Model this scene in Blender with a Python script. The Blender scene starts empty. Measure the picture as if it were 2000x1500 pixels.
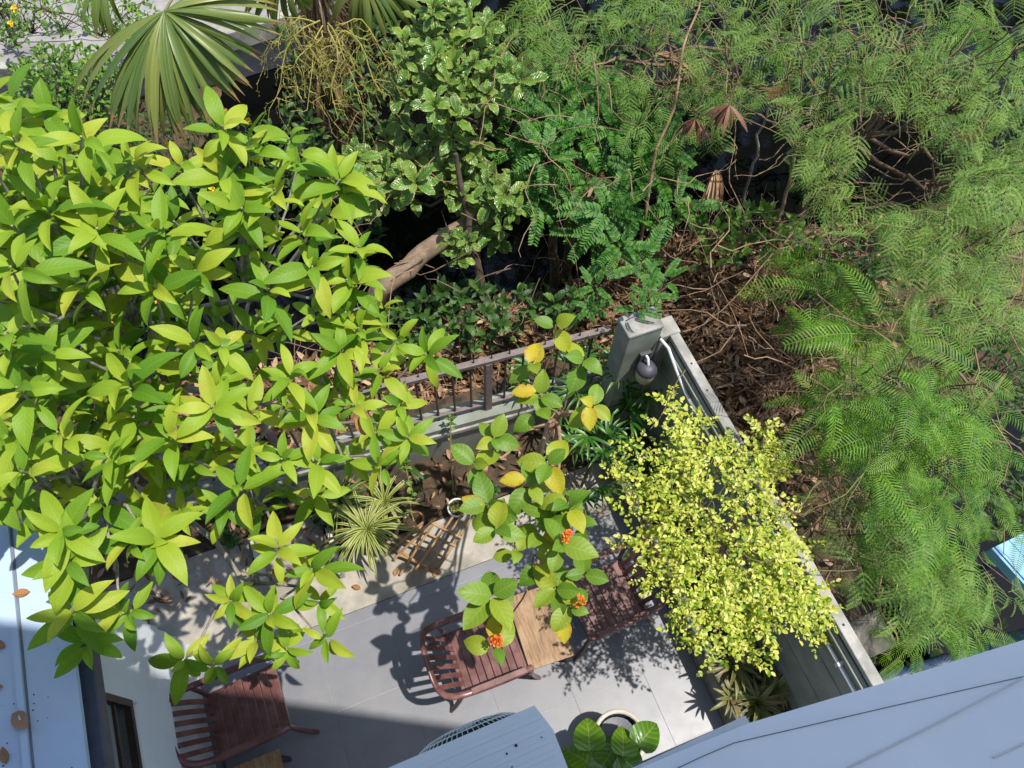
import bpy, math, random
import numpy as np
from mathutils import Vector, Matrix, noise as mnoise

rng = np.random.default_rng(11)
random.seed(11)
R_ = math.radians
scn = bpy.context.scene
COL = scn.collection

# ------------------------------------------------------------------ camera
CAM_H = 6.7
FOC = 1500.0                                   # focal length in pixels of the 2000 x 1500 photograph
_d = np.array([-50.0, 820.0, FOC]); _d /= np.linalg.norm(_d)
_z = -_d
_y = np.array([0, 0, 1.0]); _y = _y - _y.dot(_z) * _z; _y /= np.linalg.norm(_y)
_x = np.cross(_y, _z)
RW = np.array([_x, _y, _z])                    # rows: world axes seen from the camera
cam_d = bpy.data.cameras.new('camera'); cam = bpy.data.objects.new('camera', cam_d); COL.objects.link(cam)
cam_d.sensor_width = 36.0; cam_d.lens = FOC / 2000 * 36.0; cam_d.clip_start = 0.05; cam_d.clip_end = 500
M = Matrix.Identity(4)
for i in range(3):
    M[i][0] = RW[i][0]; M[i][1] = -RW[i][1]; M[i][2] = -RW[i][2]
M[2][3] = CAM_H
cam.matrix_world = M
scn.camera = cam
scn.cycles.max_bounces = 6; scn.cycles.diffuse_bounces = 3; scn.cycles.glossy_bounces = 2; scn.cycles.transmission_bounces = 3

# ------------------------------------------------------------------ light
LIGHT = Vector((-0.36, 0.035, -1.0)).normalized()
world = bpy.data.worlds.new('World'); scn.world = world; world.use_nodes = True
wn = world.node_tree.nodes; wl = world.node_tree.links
for n in list(wn): wn.remove(n)
wo = wn.new('ShaderNodeOutputWorld'); wb = wn.new('ShaderNodeBackground'); sky = wn.new('ShaderNodeTexSky')
sky.sky_type = 'NISHITA'; sky.sun_disc = False
sky.sun_elevation = math.asin(-LIGHT.z); sky.sun_rotation = math.atan2(-LIGHT.x, -LIGHT.y)
wb.inputs['Strength'].default_value = 0.15
wl.new(sky.outputs[0], wb.inputs[0]); wl.new(wb.outputs[0], wo.inputs[0])
sun_d = bpy.data.lights.new('sun', 'SUN'); sun = bpy.data.objects.new('sun', sun_d); COL.objects.link(sun)
sun_d.energy = 3.5; sun_d.angle = R_(0.55); sun_d.color = (1.0, 0.95, 0.87)
sun.rotation_euler = LIGHT.to_track_quat('-Z', 'Y').to_euler()
sun.location = (4, 0, 12)
scn.view_settings.view_transform = 'Standard'; scn.view_settings.look = 'None'
scn.view_settings.exposure = 0.75; scn.view_settings.gamma = 1.0; scn.view_settings.use_curve_mapping = False

# ------------------------------------------------------------------ coordinates
def at(px, py, Z=0.0):
    r = RW @ np.array([px - 1000, py - 750, FOC]); t = (Z - CAM_H) / r[2]
    return np.array([0, 0, CAM_H]) + r * t
def atd(px, py, D):
    r = RW @ np.array([px - 1000, py - 750, FOC]) * (D / FOC)
    return np.array([0, 0, CAM_H]) + r
HA = R_(24.7); HC, HS = math.cos(HA), math.sin(HA)
def hw(u, v, z=0.0):                           # terrace frame -> world
    return np.array([HC * u - HS * v, HS * u + HC * v, z])
def nrm(v):
    v = np.asarray(v, float); return v / (np.linalg.norm(v) + 1e-9)
UP = np.array([0, 0, 1.0])
def to_px(p):                                  # where a point stands in the photograph, to compare outlines
    c = RW.T @ (np.asarray(p, float) - np.array([0, 0, CAM_H])); return 1000 + FOC * c[0] / c[2], 750 + FOC * c[1] / c[2]

# ------------------------------------------------------------------ mesh collector
ORI = {}
class G:
    def __init__(s): s.V = []; s.F = []; s.U = []; s.n = 0
    def add(s, v, f, uv=None):
        v = np.asarray(v, float).reshape(-1, 3); f = np.asarray(f, int)
        s.V.append(v); s.F.append(f + s.n); s.n += len(v)
        s.U.append(np.zeros((len(v), 2)) if uv is None else np.asarray(uv, float))
        return s
    def hexa(s, p):                            # 8 points: 4 bottom, 4 top
        return s.add(p, [[3, 2, 1, 0], [4, 5, 6, 7], [0, 1, 5, 4], [1, 2, 6, 5], [2, 3, 7, 6], [3, 0, 4, 7]])
    def box(s, c, e, rz=0.0):
        c = np.asarray(c, float); x, y, z = np.asarray(e, float) / 2
        p = np.array([[-x, -y, -z], [x, -y, -z], [x, y, -z], [-x, y, -z], [-x, -y, z], [x, -y, z], [x, y, z], [-x, y, z]])
        if rz:
            k, q = math.cos(rz), math.sin(rz); p = p @ np.array([[k, q, 0], [-q, k, 0], [0, 0, 1]])
        return s.hexa(p + c)
    def hbox(s, u0, u1, v0, v1, z0, z1):
        return s.hexa([hw(u0, v0, z0), hw(u1, v0, z0), hw(u1, v1, z0), hw(u0, v1, z0),
                       hw(u0, v0, z1), hw(u1, v0, z1), hw(u1, v1, z1), hw(u0, v1, z1)])
    def slab(s, poly, t):                      # polygon (n x 3) extruded down by t
        p = np.asarray(poly, float); n = len(p); q = p - np.array([0, 0, t])
        s.add(np.vstack([p, q]), [[i, i + n, (i + 1) % n + n, (i + 1) % n] for i in range(n)])
        for k in range(1, n - 1):
            s.add([p[0], p[k], p[k + 1]], [[0, 1, 2]]); s.add([q[0], q[k + 1], q[k]], [[0, 1, 2]])
        return s
    def tube(s, pts, rad, n=6, flat=1.0, cap=True):
        pts = np.asarray(pts, float); m = len(pts)
        rad = np.full(m, rad) if np.isscalar(rad) else np.interp(np.linspace(0, 1, m), np.linspace(0, 1, len(rad)), rad)
        tan = np.gradient(pts, axis=0); ref = UP if abs(nrm(tan[0])[2]) < .9 else np.array([1., 0, 0])
        a = np.linspace(0, 2 * math.pi, n, endpoint=False); V = []
        for i in range(m):
            t = nrm(tan[i]); ref = nrm(ref - ref.dot(t) * t); b = np.cross(t, ref)
            V.append(pts[i] + rad[i] * (np.outer(np.cos(a), b) + flat * np.outer(np.sin(a), ref)))
        f = []
        for i in range(m - 1):
            for k in range(n):
                f.append([i * n + k, i * n + (k + 1) % n, (i + 1) * n + (k + 1) % n, (i + 1) * n + k])
        uv = np.array([[k / n, i / (m - 1)] for i in range(m) for k in range(n)])
        s.add(np.vstack(V), f, uv)
        if cap:
            for i, rev in ((0, True), (m - 1, False)):
                ring = V[i]; c = pts[i]
                ff = [[0, (k + 2 if k + 2 <= n else 1), k + 1] if rev else [0, k + 1, (k + 2 if k + 2 <= n else 1)] for k in range(n)]
                s.add(np.vstack([c[None], ring]), ff)
        return s
    def bar(s, a, b, w, h, up=UP):             # rectangular bar from a to b
        a = np.asarray(a, float); b = np.asarray(b, float); t = nrm(b - a); x = nrm(np.cross(t, up)); z = np.cross(x, t)
        q = [(-w / 2, -h / 2), (w / 2, -h / 2), (w / 2, h / 2), (-w / 2, h / 2)]
        p = [a + x * i + z * j for i, j in q] + [b + x * i + z * j for i, j in q]
        return s.add(p, [[0, 1, 2, 3], [7, 6, 5, 4], [0, 4, 5, 1], [1, 5, 6, 2], [2, 6, 7, 3], [3, 7, 4, 0]])
    def lathe(s, prof, c, n=28, axis='Z'):
        a = np.linspace(0, 2 * math.pi, n, endpoint=False); V = []
        for r, z in prof: V.append(np.c_[r * np.cos(a), r * np.sin(a), np.full(n, z)])
        V = np.vstack(V)
        f = [[i * n + k, i * n + (k + 1) % n, (i + 1) * n + (k + 1) % n, (i + 1) * n + k] for i in range(len(prof) - 1) for k in range(n)]
        return s.add(V + np.asarray(c), f)
    def inst(s, tpl, mats):                    # many copies of a template (V, F, UV)
        v, f, uv = tpl; mats = np.asarray(mats); k = len(mats); m = len(v)
        if k == 0: return s
        vv = np.einsum('kij,mj->kmi', mats[:, :3, :3], v) + mats[:, None, :3, 3]
        ff = (f[None] + (np.arange(k) * m)[:, None, None]).reshape(-1, f.shape[1])
        return s.add(vv.reshape(-1, 3), ff, np.tile(uv, (k, 1)))
    def tpl(s):
        return np.vstack(s.V), np.vstack(s.F), np.vstack(s.U)
    def mesh(s, name, mat, smooth=False, off=None):
        me = bpy.data.meshes.new(name)
        V = np.vstack(s.V); U = np.vstack(s.U)
        if off is not None: V = V - np.asarray(off)
        sizes = np.concatenate([np.full(len(f), f.shape[1]) for f in s.F]); loops = np.concatenate([f.ravel() for f in s.F])
        me.vertices.add(len(V)); me.vertices.foreach_set('co', V.ravel())
        me.loops.add(len(loops)); me.loops.foreach_set('vertex_index', loops.astype(np.int32))
        me.polygons.add(len(sizes)); st = np.concatenate([[0], np.cumsum(sizes)[:-1]])
        me.polygons.foreach_set('loop_start', st.astype(np.int32))
        me.polygons.foreach_set('use_smooth', np.full(len(sizes), smooth))
        uvl = me.uv_layers.new(name='UVMap'); uvl.data.foreach_set('uv', U[loops].ravel())
        me.update(calc_edges=True); me.validate()
        if mat: me.materials.append(mat)
        return me
    def build(s, name, mat, parent=None, smooth=False, bevel=0, local=False):
        off = None if (parent is None or local) else ORI[parent.name]
        me = s.mesh(name, mat, smooth, off)
        o = bpy.data.objects.new(name, me); COL.objects.link(o)
        if parent is not None:
            o.parent = parent; ORI[o.name] = ORI.get(parent.name, np.zeros(3))
        else: ORI[o.name] = np.zeros(3)
        if bevel:
            b = o.modifiers.new('bevel', 'BEVEL'); b.width = bevel; b.segments = 2; b.limit_method = 'ANGLE'
        return o

def tag(o, label=None, cat=None, group=None, kind=None):
    if label: o['label'] = label
    if cat: o['category'] = cat
    if group: o['group'] = group
    if kind: o['kind'] = kind
    return o
def thing(name, label, cat, loc=(0, 0, 0), rz=0.0, group=None):
    o = bpy.data.objects.new(name, None); COL.objects.link(o); o.empty_display_size = .1
    o.location = loc; o.rotation_euler = (0, 0, rz); ORI[o.name] = np.asarray(loc, float)
    return tag(o, label, cat, group)
def child_copy(name, me, parent, mat4):        # a piece sharing its mesh; mat4 in world space
    o = bpy.data.objects.new(name, me); COL.objects.link(o); o.parent = parent
    m = np.array(mat4, float); m[:3, 3] -= ORI[parent.name]
    o.matrix_local = Matrix(m.tolist())
    return o
def copy_tree(o, parent=None):
    c = o.copy(); COL.objects.link(c); c.parent = parent
    if o.name in ORI: ORI[c.name] = ORI[o.name]
    for ch in list(o.children): copy_tree(ch, c)
    return c
def frame(pos, d, up=UP, sc=1.0, roll=0.0):    # matrix with Y along d, Z near up
    y = nrm(d); x = np.cross(y, up)
    if np.linalg.norm(x) < 1e-3: x = np.cross(y, np.array([1., 0, 0]))
    x = nrm(x); z = np.cross(x, y)
    if roll:
        k, q = math.cos(roll), math.sin(roll); x, z = k * x + q * z, -q * x + k * z
    m = np.eye(4); sc = np.ones(3) * sc
    m[:3, 0] = x * sc[0]; m[:3, 1] = y * sc[1]; m[:3, 2] = z * sc[2]; m[:3, 3] = pos
    return m

# ------------------------------------------------------------------ materials
class Mt:
    def __init__(s, name):
        s.m = bpy.data.materials.new(name); s.m.use_nodes = True; s.N = s.m.node_tree.nodes; s.L = s.m.node_tree.links
        s.b = s.N['Principled BSDF']; s.out = s.N['Material Output']
    def n(s, t, **k):
        x = s.N.new(t)
        for a, v in k.items(): setattr(x, a, v)
        return x
    def link(s, a, b): s.L.new(a, b)
    def coord(s, kind='Object'):
        return s.n('ShaderNodeTexCoord').outputs[kind]
    def pos(s): return s.n('ShaderNodeNewGeometry').outputs['Position']
    def noise(s, vec, scale, detail=5, rough=.6):
        t = s.n('ShaderNodeTexNoise'); t.inputs['Scale'].default_value = scale; t.inputs['Detail'].default_value = detail
        t.inputs['Roughness'].default_value = rough; s.link(vec, t.inputs['Vector']); return t.outputs['Fac']
    def ramp(s, fac, stops):
        r = s.n('ShaderNodeValToRGB'); e = r.color_ramp.elements
        while len(e) > len(stops): e.remove(e[-1])
        while len(e) < len(stops): e.new(1)
        for k, (p, c) in zip(e, stops): k.position = p; k.color = (*c, 1) if len(c) == 3 else c
        s.link(fac, r.inputs[0]); return r.outputs[0]
    def math(s, op, a, b=None, clamp=False):
        x = s.n('ShaderNodeMath', operation=op, use_clamp=clamp)
        for i, v in enumerate((a, b)):
            if v is None: continue
            if isinstance(v, (int, float)): x.inputs[i].default_value = v
            else: s.link(v, x.inputs[i])
        return x.outputs[0]
    def mix(s, fac, a, b, mode='MIX'):
        x = s.n('ShaderNodeMix', data_type='RGBA', blend_type=mode)
        for sock, v in ((x.inputs[0], fac), (x.inputs[6], a), (x.inputs[7], b)):
            if isinstance(v, (int, float)): sock.default_value = v
            elif isinstance(v, tuple): sock.default_value = (*v, 1)
            else: s.link(v, sock)
        return x.outputs[2]
    def bump(s, h, strength=.3, dist=.01):
        b = s.n('ShaderNodeBump'); b.inputs['Strength'].default_value = strength; b.inputs['Distance'].default_value = dist
        s.link(h, b.inputs['Height']); s.link(b.outputs[0], s.b.inputs['Normal']); return b.outputs[0]
    def base(s, c):
        if isinstance(c, tuple): s.b.inputs['Base Color'].default_value = (*c, 1)
        else: s.link(c, s.b.inputs['Base Color'])
        return s
    def rough(s, r, spec=.5):
        if isinstance(r, (int, float)): s.b.inputs['Roughness'].default_value = r
        else: s.link(r, s.b.inputs['Roughness'])
        s.b.inputs['Specular IOR Level'].default_value = spec; return s
    def rand(s):                               # a random number per object and per island
        o = s.n('ShaderNodeObjectInfo').outputs['Random']; g = s.n('ShaderNodeNewGeometry').outputs['Random Per Island']
        return s.math('FRACT', s.math('ADD', o, g))

def mottled(name, c1, c2, scale=6, rough=.7, bump=.3, dist=.01, detail=7, stops=(.35, .65), spec=.4, c3=None, s3=1.2):
    t = Mt(name); p = t.pos(); f = t.noise(p, scale, detail, .65)
    col = t.ramp(f, [(stops[0], c1), (stops[1], c2)])
    if c3:
        col = t.mix(t.ramp(t.noise(p, s3, 4), [(.45, (0, 0, 0)), (.7, (1, 1, 1))]), col, c3)
    t.base(col).rough(rough, spec)
    if bump: t.bump(t.noise(p, scale * 5, 6, .7), bump, dist)
    return t.m

def leafmat(name, stops, trans=.35, rough=.42, vein=.25, nv=9, spec=.4, edge=None, back=None, tcol=1.15, bumpk=.35, blotch=None, tip=None, drift=False):
    """leaf blade: colour from a per-leaf random number, pale midrib and side veins from the blade's own UV"""
    t = Mt(name); r = t.rand()
    col = t.ramp(r, stops)
    uv = t.n('ShaderNodeSeparateXYZ'); t.link(t.coord('UV'), uv.inputs[0])
    au = t.math('ABSOLUTE', t.math('SUBTRACT', uv.outputs[0], .5))
    mid = t.math('SUBTRACT', 1, t.math('MULTIPLY', au, 28), True)
    wave = t.math('SINE', t.math('MULTIPLY', t.math('SUBTRACT', uv.outputs[1], t.math('MULTIPLY', au, .45)), nv * 6.283))
    wv = t.math('MULTIPLY', t.math('POWER', t.math('MULTIPLY', t.math('ADD', wave, 1), .5), 6), .45)
    v = t.math('MAXIMUM', mid, wv)
    pale = t.mix(.5, col, (.75, .8, .35))
    col = t.mix(t.math('MULTIPLY', v, vein), col, pale)
    p = t.pos(); nz = t.noise(p, 14, 4)
    col = t.mix(t.math('MULTIPLY', nz, .35), col, t.mix(.5, col, (.02, .05, .005)))
    if tip:
        col = t.mix(t.ramp(t.math('ADD', uv.outputs[1], t.math('MULTIPLY', t.noise(p, 9, 4), .3)), [(.98, (0, 0, 0)), (1.0, (.9, .9, .9))]), col, tip)
    if blotch:
        b_ = t.math('ADD', t.math('MULTIPLY', t.noise(p, 22, 5, .75), .8), t.math('MULTIPLY', r, .22))
        col = t.mix(t.ramp(b_, [(.66, (0, 0, 0)), (.74, (1, 1, 1))]), col, blotch)
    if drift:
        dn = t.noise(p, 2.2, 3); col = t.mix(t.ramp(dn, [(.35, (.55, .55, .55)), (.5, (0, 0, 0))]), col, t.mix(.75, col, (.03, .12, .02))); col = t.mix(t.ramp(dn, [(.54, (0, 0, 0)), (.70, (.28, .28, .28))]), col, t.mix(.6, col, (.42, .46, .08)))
    if edge:
        e = t.math('MULTIPLY', t.math('ADD', t.math('MULTIPLY', au, 1.1), t.math('MULTIPLY', t.noise(p, 45, 5, .7), 1.25)), .62)
        col = t.mix(t.ramp(e, [(.60, (0, 0, 0)), (.72, (1, 1, 1))]), col, edge)
    t.base(col).rough(rough, spec)
    bp = t.bump(t.math('ADD', t.math('MULTIPLY', wave, -.5), t.math('MULTIPLY', nz, 1.5)), bumpk, .004)
    tr = t.n('ShaderNodeBsdfTranslucent'); hs = t.n('ShaderNodeHueSaturation'); hs.inputs['Value'].default_value = tcol; hs.inputs['Saturation'].default_value = 1.1
    t.link(col, hs.inputs['Color']); t.link(hs.outputs[0], tr.inputs[0])
    mx = t.n('ShaderNodeMixShader'); mx.inputs[0].default_value = trans
    t.link(t.b.outputs[0], mx.inputs[1]); t.link(tr.outputs[0], mx.inputs[2]); t.link(mx.outputs[0], t.out.inputs[0])
    return t.m

MAT = {}
# tiles: grey porcelain, a little satin, each tile slightly different
t = Mt('porcelain_tile'); p = t.pos()
c = t.ramp(t.noise(p, 3.0, 8, .7), [(.3, (.155, .158, .178)), (.7, (.20, .202, .222))])
c = t.mix(t.math('MULTIPLY', t.rand(), .25), c, (.14, .143, .16))
stain = t.ramp(t.noise(p, 1.1, 6, .7), [(.5, (0, 0, 0)), (.75, (1, 1, 1))])
c = t.mix(t.math('MULTIPLY', stain, .45), c, (.27, .25, .225))
spk = t.ramp(t.noise(p, 26, 6, .8), [(.62, (0, 0, 0)), (.70, (1, 1, 1))]); c = t.mix(t.math('MULTIPLY', spk, .35), c, (.10, .095, .085))
t.base(c); t.rough(t.math('ADD', t.math('MULTIPLY', t.noise(p, 9, 5), .18), .30), .5); t.bump(t.noise(p, 160, 3), .08, .002); MAT['tile'] = t.m
MAT['grout'] = mottled('pale_grout', (.36, .35, .34), (.48, .47, .45), 20, .9, .2)
MAT['concrete'] = mottled('beige_concrete', (.27, .245, .205), (.42, .385, .33), 5, .9, .5, .006, c3=(.20, .175, .14), s3=2.2)
MAT['wall_paint'] = mottled('weathered_grey_green_paint', (.20, .215, .185), (.27, .285, .245), 3.5, .75, .25, .004, c3=(.12, .14, .105), s3=1.6)
MAT['wall_cap'] = mottled('bare_concrete', (.27, .26, .235), (.40, .385, .35), 9, .9, .6, .005, c3=(.17, .17, .145), s3=4)
MAT['planter_conc'] = mottled('mossy_concrete', (.12, .115, .09), (.24, .225, .19), 7, .95, .6, .008, c3=(.07, .085, .04), s3=3)
MAT['soil'] = mottled('dark_soil', (.03, .022, .015), (.09, .065, .042), 12, 1, .9, .03, c3=(.14, .09, .05), s3=5)
MAT['ground'] = mottled('leafy_earth', (.035, .024, .015), (.12, .08, .05), 7, 1, .9, .04, c3=(.17, .10, .055), s3=2.5)
MAT['road'] = mottled('pale_pavement', (.24, .225, .22), (.34, .32, .315), 4, .9, .3, .005, c3=(.20, .19, .19), s3=1.5)
MAT['iron'] = mottled('dull_iron', (.035, .028, .026), (.075, .06, .055), 25, .55, .2, .002, c3=(.10, .065, .05), s3=9)
MAT['rail'] = mottled('brown_grey_rail', (.13, .10, .09), (.20, .16, .145), 20, .6, .2, .002)
MAT['chair'] = mottled('maroon_plastic', (.095, .033, .028), (.13, .049, .042), 14, .34, .15, .002, spec=.5, c3=(.19, .09, .08), s3=7)
t = Mt('worn_wood'); p = t.coord('Object'); mp = t.n('ShaderNodeMapping'); mp.inputs['Scale'].default_value = (14, 1.6, 8); t.link(p, mp.inputs[0])
f = t.noise(mp.outputs[0], 4, 9, .7)
c = t.ramp(f, [(.28, (.07, .035, .015)), (.48, (.22, .12, .05)), (.70, (.36, .22, .10))])
c = t.mix(t.ramp(t.noise(p, 9, 5), [(.5, (0, 0, 0)), (.72, (.6, .6, .6))]), c, (.40, .27, .15))
t.base(c).rough(.55); t.bump(f, .3, .003); MAT['wood'] = t.m
MAT['dark_wood'] = mottled('dark_stained_wood', (.03, .018, .012), (.065, .04, .028), 10, .5, .2)
MAT['siding'] = mottled('grey_white_siding', (.70, .735, .76), (.76, .795, .82), 5, .6, .15, .002, c3=(.64, .67, .69), s3=2.5)
MAT['roof_sheet'] = mottled('painted_roof_sheet', (.36, .47, .62), (.43, .54, .69), 3, .36, .1, .003, c3=(.41, .50, .62), s3=1.3)
MAT['gutter'] = mottled('dark_gutter', (.035, .045, .07), (.06, .07, .10), 9, .5, .1)
MAT['seam'] = mottled('grey_seam', (.10, .12, .16), (.16, .18, .22), 9, .6, .1)
MAT['canopy'] = mottled('grey_canopy_sheet', (.70, .74, .75), (.77, .80, .81), 2.6, .34, .10, .003, c3=(.61, .665, .66), s3=1.0, spec=.5)
MAT['canopy_line'] = mottled('pale_sealant', (.55, .56, .57), (.65, .66, .67), 20, .6, .1)
MAT['white_strip'] = mottled('white_metal', (.60, .63, .66), (.7, .72, .74), 15, .45, .05)
MAT['ac'] = mottled('cream_white_enamel', (.54, .60, .62), (.60, .65, .67), 4, .4, .05, .002, c3=(.5, .56, .57), s3=2)
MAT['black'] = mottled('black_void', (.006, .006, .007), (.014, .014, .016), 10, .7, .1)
MAT['glass'] = mottled('dark_window_glass', (.05, .06, .06), (.08, .09, .09), 3, .08, 0, spec=.6)
MAT['pane_grey'] = mottled('frosted_pane', (.20, .23, .23), (.26, .29, .29), 3, .25, 0)
MAT['frame'] = mottled('brown_window_frame', (.025, .017, .014), (.045, .032, .027), 9, .5, .1)
MAT['terracotta'] = mottled('terracotta', (.30, .13, .075), (.40, .20, .12), 12, .85, .3, .004, c3=(.42, .30, .22), s3=6)
MAT['mauve_pot'] = mottled('dusty_pink_pot', (.26, .16, .14), (.34, .22, .19), 10, .8, .2)
MAT['dark_pot'] = mottled('glazed_blue_black', (.012, .016, .03), (.03, .035, .055), 6, .25, .05)
MAT['pale_rim'] = mottled('pale_glazed_rim', (.40, .36, .30), (.52, .47, .40), 9, .5, .1)
MAT['white_pot'] = mottled('white_plastic_pot', (.55, .55, .54), (.68, .68, .66), 12, .5, .1)
MAT['bamboo'] = mottled('bamboo', (.30, .17, .07), (.46, .29, .13), 18, .6, .2, .002, c3=(.2, .115, .055), s3=7)
MAT['plank'] = mottled('weathered_plank', (.36, .34, .31), (.52, .50, .46), 12, .9, .4, .004)
MAT['pipe'] = mottled('galvanised_pipe', (.48, .50, .50), (.58, .60, .60), 10, .45, .1)
MAT['lamp_cap'] = mottled('dark_lamp_cap', (.04, .04, .055), (.07, .07, .09), 10, .5, .1)
MAT['lamp_glass'] = mottled('cream_lamp_glass', (.50, .43, .28), (.58, .50, .34), 8, .35, .05)
MAT['blue_roof'] = mottled('sky_blue_roof', (.10, .30, .52), (.16, .38, .60), 5, .5, .1, c3=(.26, .45, .60), s3=2)
MAT['blue_pipe'] = mottled('navy_paint', (.02, .05, .13), (.05, .09, .20), 6, .45, .2, .004, c3=(.10, .13, .20), s3=5)
MAT['bark'] = mottled('brown_bark', (.085, .052, .032), (.21, .14, .09), 16, .95, .8, .012, c3=(.25, .18, .12), s3=5)
MAT['bark_pale'] = mottled('pale_grey_bark', (.17, .15, .12), (.34, .31, .26), 18, .9, .5, .005)
MAT['bark_tan'] = mottled('tan_bark', (.20, .135, .09), (.34, .25, .175), 14, .95, .7, .01, c3=(.16, .11, .075), s3=5)
MAT['bark_dark'] = mottled('dark_bark', (.04, .03, .02), (.10, .075, .05), 16, .95, .6, .008)
MAT['twig'] = mottled('dry_twig', (.19, .11, .065), (.37, .235, .145), 14, .95, .4, .004)
MAT['green_stem'] = mottled('green_brown_stem', (.10, .12, .03), (.20, .19, .07), 16, .7, .3, .003)
MAT['fibre'] = mottled('palm_fibre', (.07, .042, .022), (.22, .14, .075), 20, .95, .7, .012)
MAT['yellow_strand'] = mottled('yellow_strand', (.26, .23, .05), (.40, .35, .08), 30, .6, .2)
t = Mt('canal_water'); p = t.pos()
t.base(t.ramp(t.noise(p, .8, 4), [(.3, (.0015, .0018, .0015)), (.75, (.004, .0042, .004))])).rough(.05, .5); t.b.inputs['IOR'].default_value = 1.33; t.bump(t.noise(p, 5, 3), .06, .02); MAT['water'] = t.m
# foliage
MAT['magnolia'] = leafmat('lime_leaf', [(0, (.11, .26, .018)), (.4, (.23, .39, .025)), (.75, (.35, .47, .035)), (1, (.45, .51, .05))], .38, .5, .25, 10, .28, bumpk=.12, blotch=(.45, .36, .05))
MAT['cordia'] = leafmat('round_leaf', [(0, (.11, .235, .016)), (.5, (.185, .31, .022)), (.85, (.29, .37, .026)), (.95, (.38, .41, .022)), (1, (.50, .42, .02))], .32, .5, .3, 7, bumpk=.15, blotch=(.46, .40, .03))
MAT['cordia_yellow'] = leafmat('yellowed_leaf', [(0, (.50, .46, .02)), (1, (.60, .43, .025))], .35, .55, .25, 7, edge=(.42, .24, .03), bumpk=.12)
MAT['golden'] = leafmat('golden_leaflet', [(0, (.15, .29, .02)), (.25, (.36, .46, .03)), (.6, (.57, .59, .07)), (1, (.72, .68, .22))], .3, .5, .1, 3, bumpk=.05)
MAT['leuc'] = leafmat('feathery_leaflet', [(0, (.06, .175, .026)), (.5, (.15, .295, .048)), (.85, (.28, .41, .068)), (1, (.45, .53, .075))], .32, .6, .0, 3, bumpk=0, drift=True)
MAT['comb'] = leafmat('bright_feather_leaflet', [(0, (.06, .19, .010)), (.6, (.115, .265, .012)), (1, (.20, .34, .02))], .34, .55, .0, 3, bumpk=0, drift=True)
MAT['pinnate'] = leafmat('deep_green_leaflet', [(0, (.030, .125, .016)), (.6, (.058, .20, .02)), (1, (.12, .28, .03))], .3, .42, .2, 5)
MAT['croton'] = leafmat('variegated_leaf', [(0, (.05, .155, .016)), (.5, (.10, .25, .026)), (1, (.20, .33, .04))], .26, .24, .5, 8, .6, edge=(.34, .36, .09), bumpk=.9)
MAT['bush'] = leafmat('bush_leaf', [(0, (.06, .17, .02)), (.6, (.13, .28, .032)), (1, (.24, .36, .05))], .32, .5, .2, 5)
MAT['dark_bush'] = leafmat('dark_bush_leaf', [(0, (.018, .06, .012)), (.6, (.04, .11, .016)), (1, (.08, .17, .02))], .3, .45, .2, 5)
MAT['palm'] = leafmat('fan_blade', [(0, (.085, .15, .035)), (.5, (.14, .205, .045)), (1, (.24, .27, .06))], .28, .38, .35, 0.0, edge=None, bumpk=.1, tip=(.30, .21, .08))
MAT['rhapis'] = leafmat('lady_palm_leaflet', [(0, (.025, .10, .012)), (.6, (.05, .16, .015)), (1, (.10, .23, .02))], .28, .35, .1, 0, bumpk=.05)
MAT['spider'] = leafmat('striped_blade', [(0, (.36, .40, .09)), (1, (.52, .52, .17))], .25, .5, .0, 0, bumpk=.05)
MAT['spider_mid'] = leafmat('grass_blade', [(0, (.04, .10, .015)), (.6, (.09, .16, .025)), (1, (.22, .27, .06))], .25, .45, .2, 0, bumpk=.05)
MAT['brom'] = leafmat('bromeliad_blade', [(0, (.07, .10, .025)), (.6, (.14, .17, .05)), (1, (.26, .18, .09))], .2, .4, .1, 0, edge=(.30, .22, .10))
MAT['philo'] = leafmat('glossy_heart_leaf', [(0, (.075, .19, .010)), (1, (.16, .29, .014))], .3, .25, .5, 6, .5)
MAT['dry'] = leafmat('dry_leaf', [(0, (.10, .045, .022)), (.4, (.24, .12, .058)), (.8, (.42, .25, .145)), (1, (.58, .41, .27))], .15, .75, .2, 6)
MAT['dry_orange'] = leafmat('fallen_leaf', [(0, (.34, .13, .04)), (1, (.42, .20, .08))], .2, .6, .3, 6)
MAT['pod'] = mottled('dry_brown_pod', (.12, .045, .025), (.22, .09, .055), 20, .6, .3, .003)
MAT['rust_leaf'] = leafmat('rust_dead_leaflet', [(0, (.30, .13, .04)), (1, (.40, .22, .09))], .2, .7, 0, 3, bumpk=0)
t = Mt('orange_petal'); t.base(t.ramp(t.rand(), [(0, (.62, .10, .012)), (1, (.80, .21, .02))])).rough(.5); MAT['orange'] = t.m
t = Mt('yellow_petal'); t.base(t.ramp(t.rand(), [(0, (.72, .42, .01)), (1, (.80, .55, .02))])).rough(.5); MAT['yellow'] = t.m
MAT['green_leaflet'] = MAT['bush']

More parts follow.
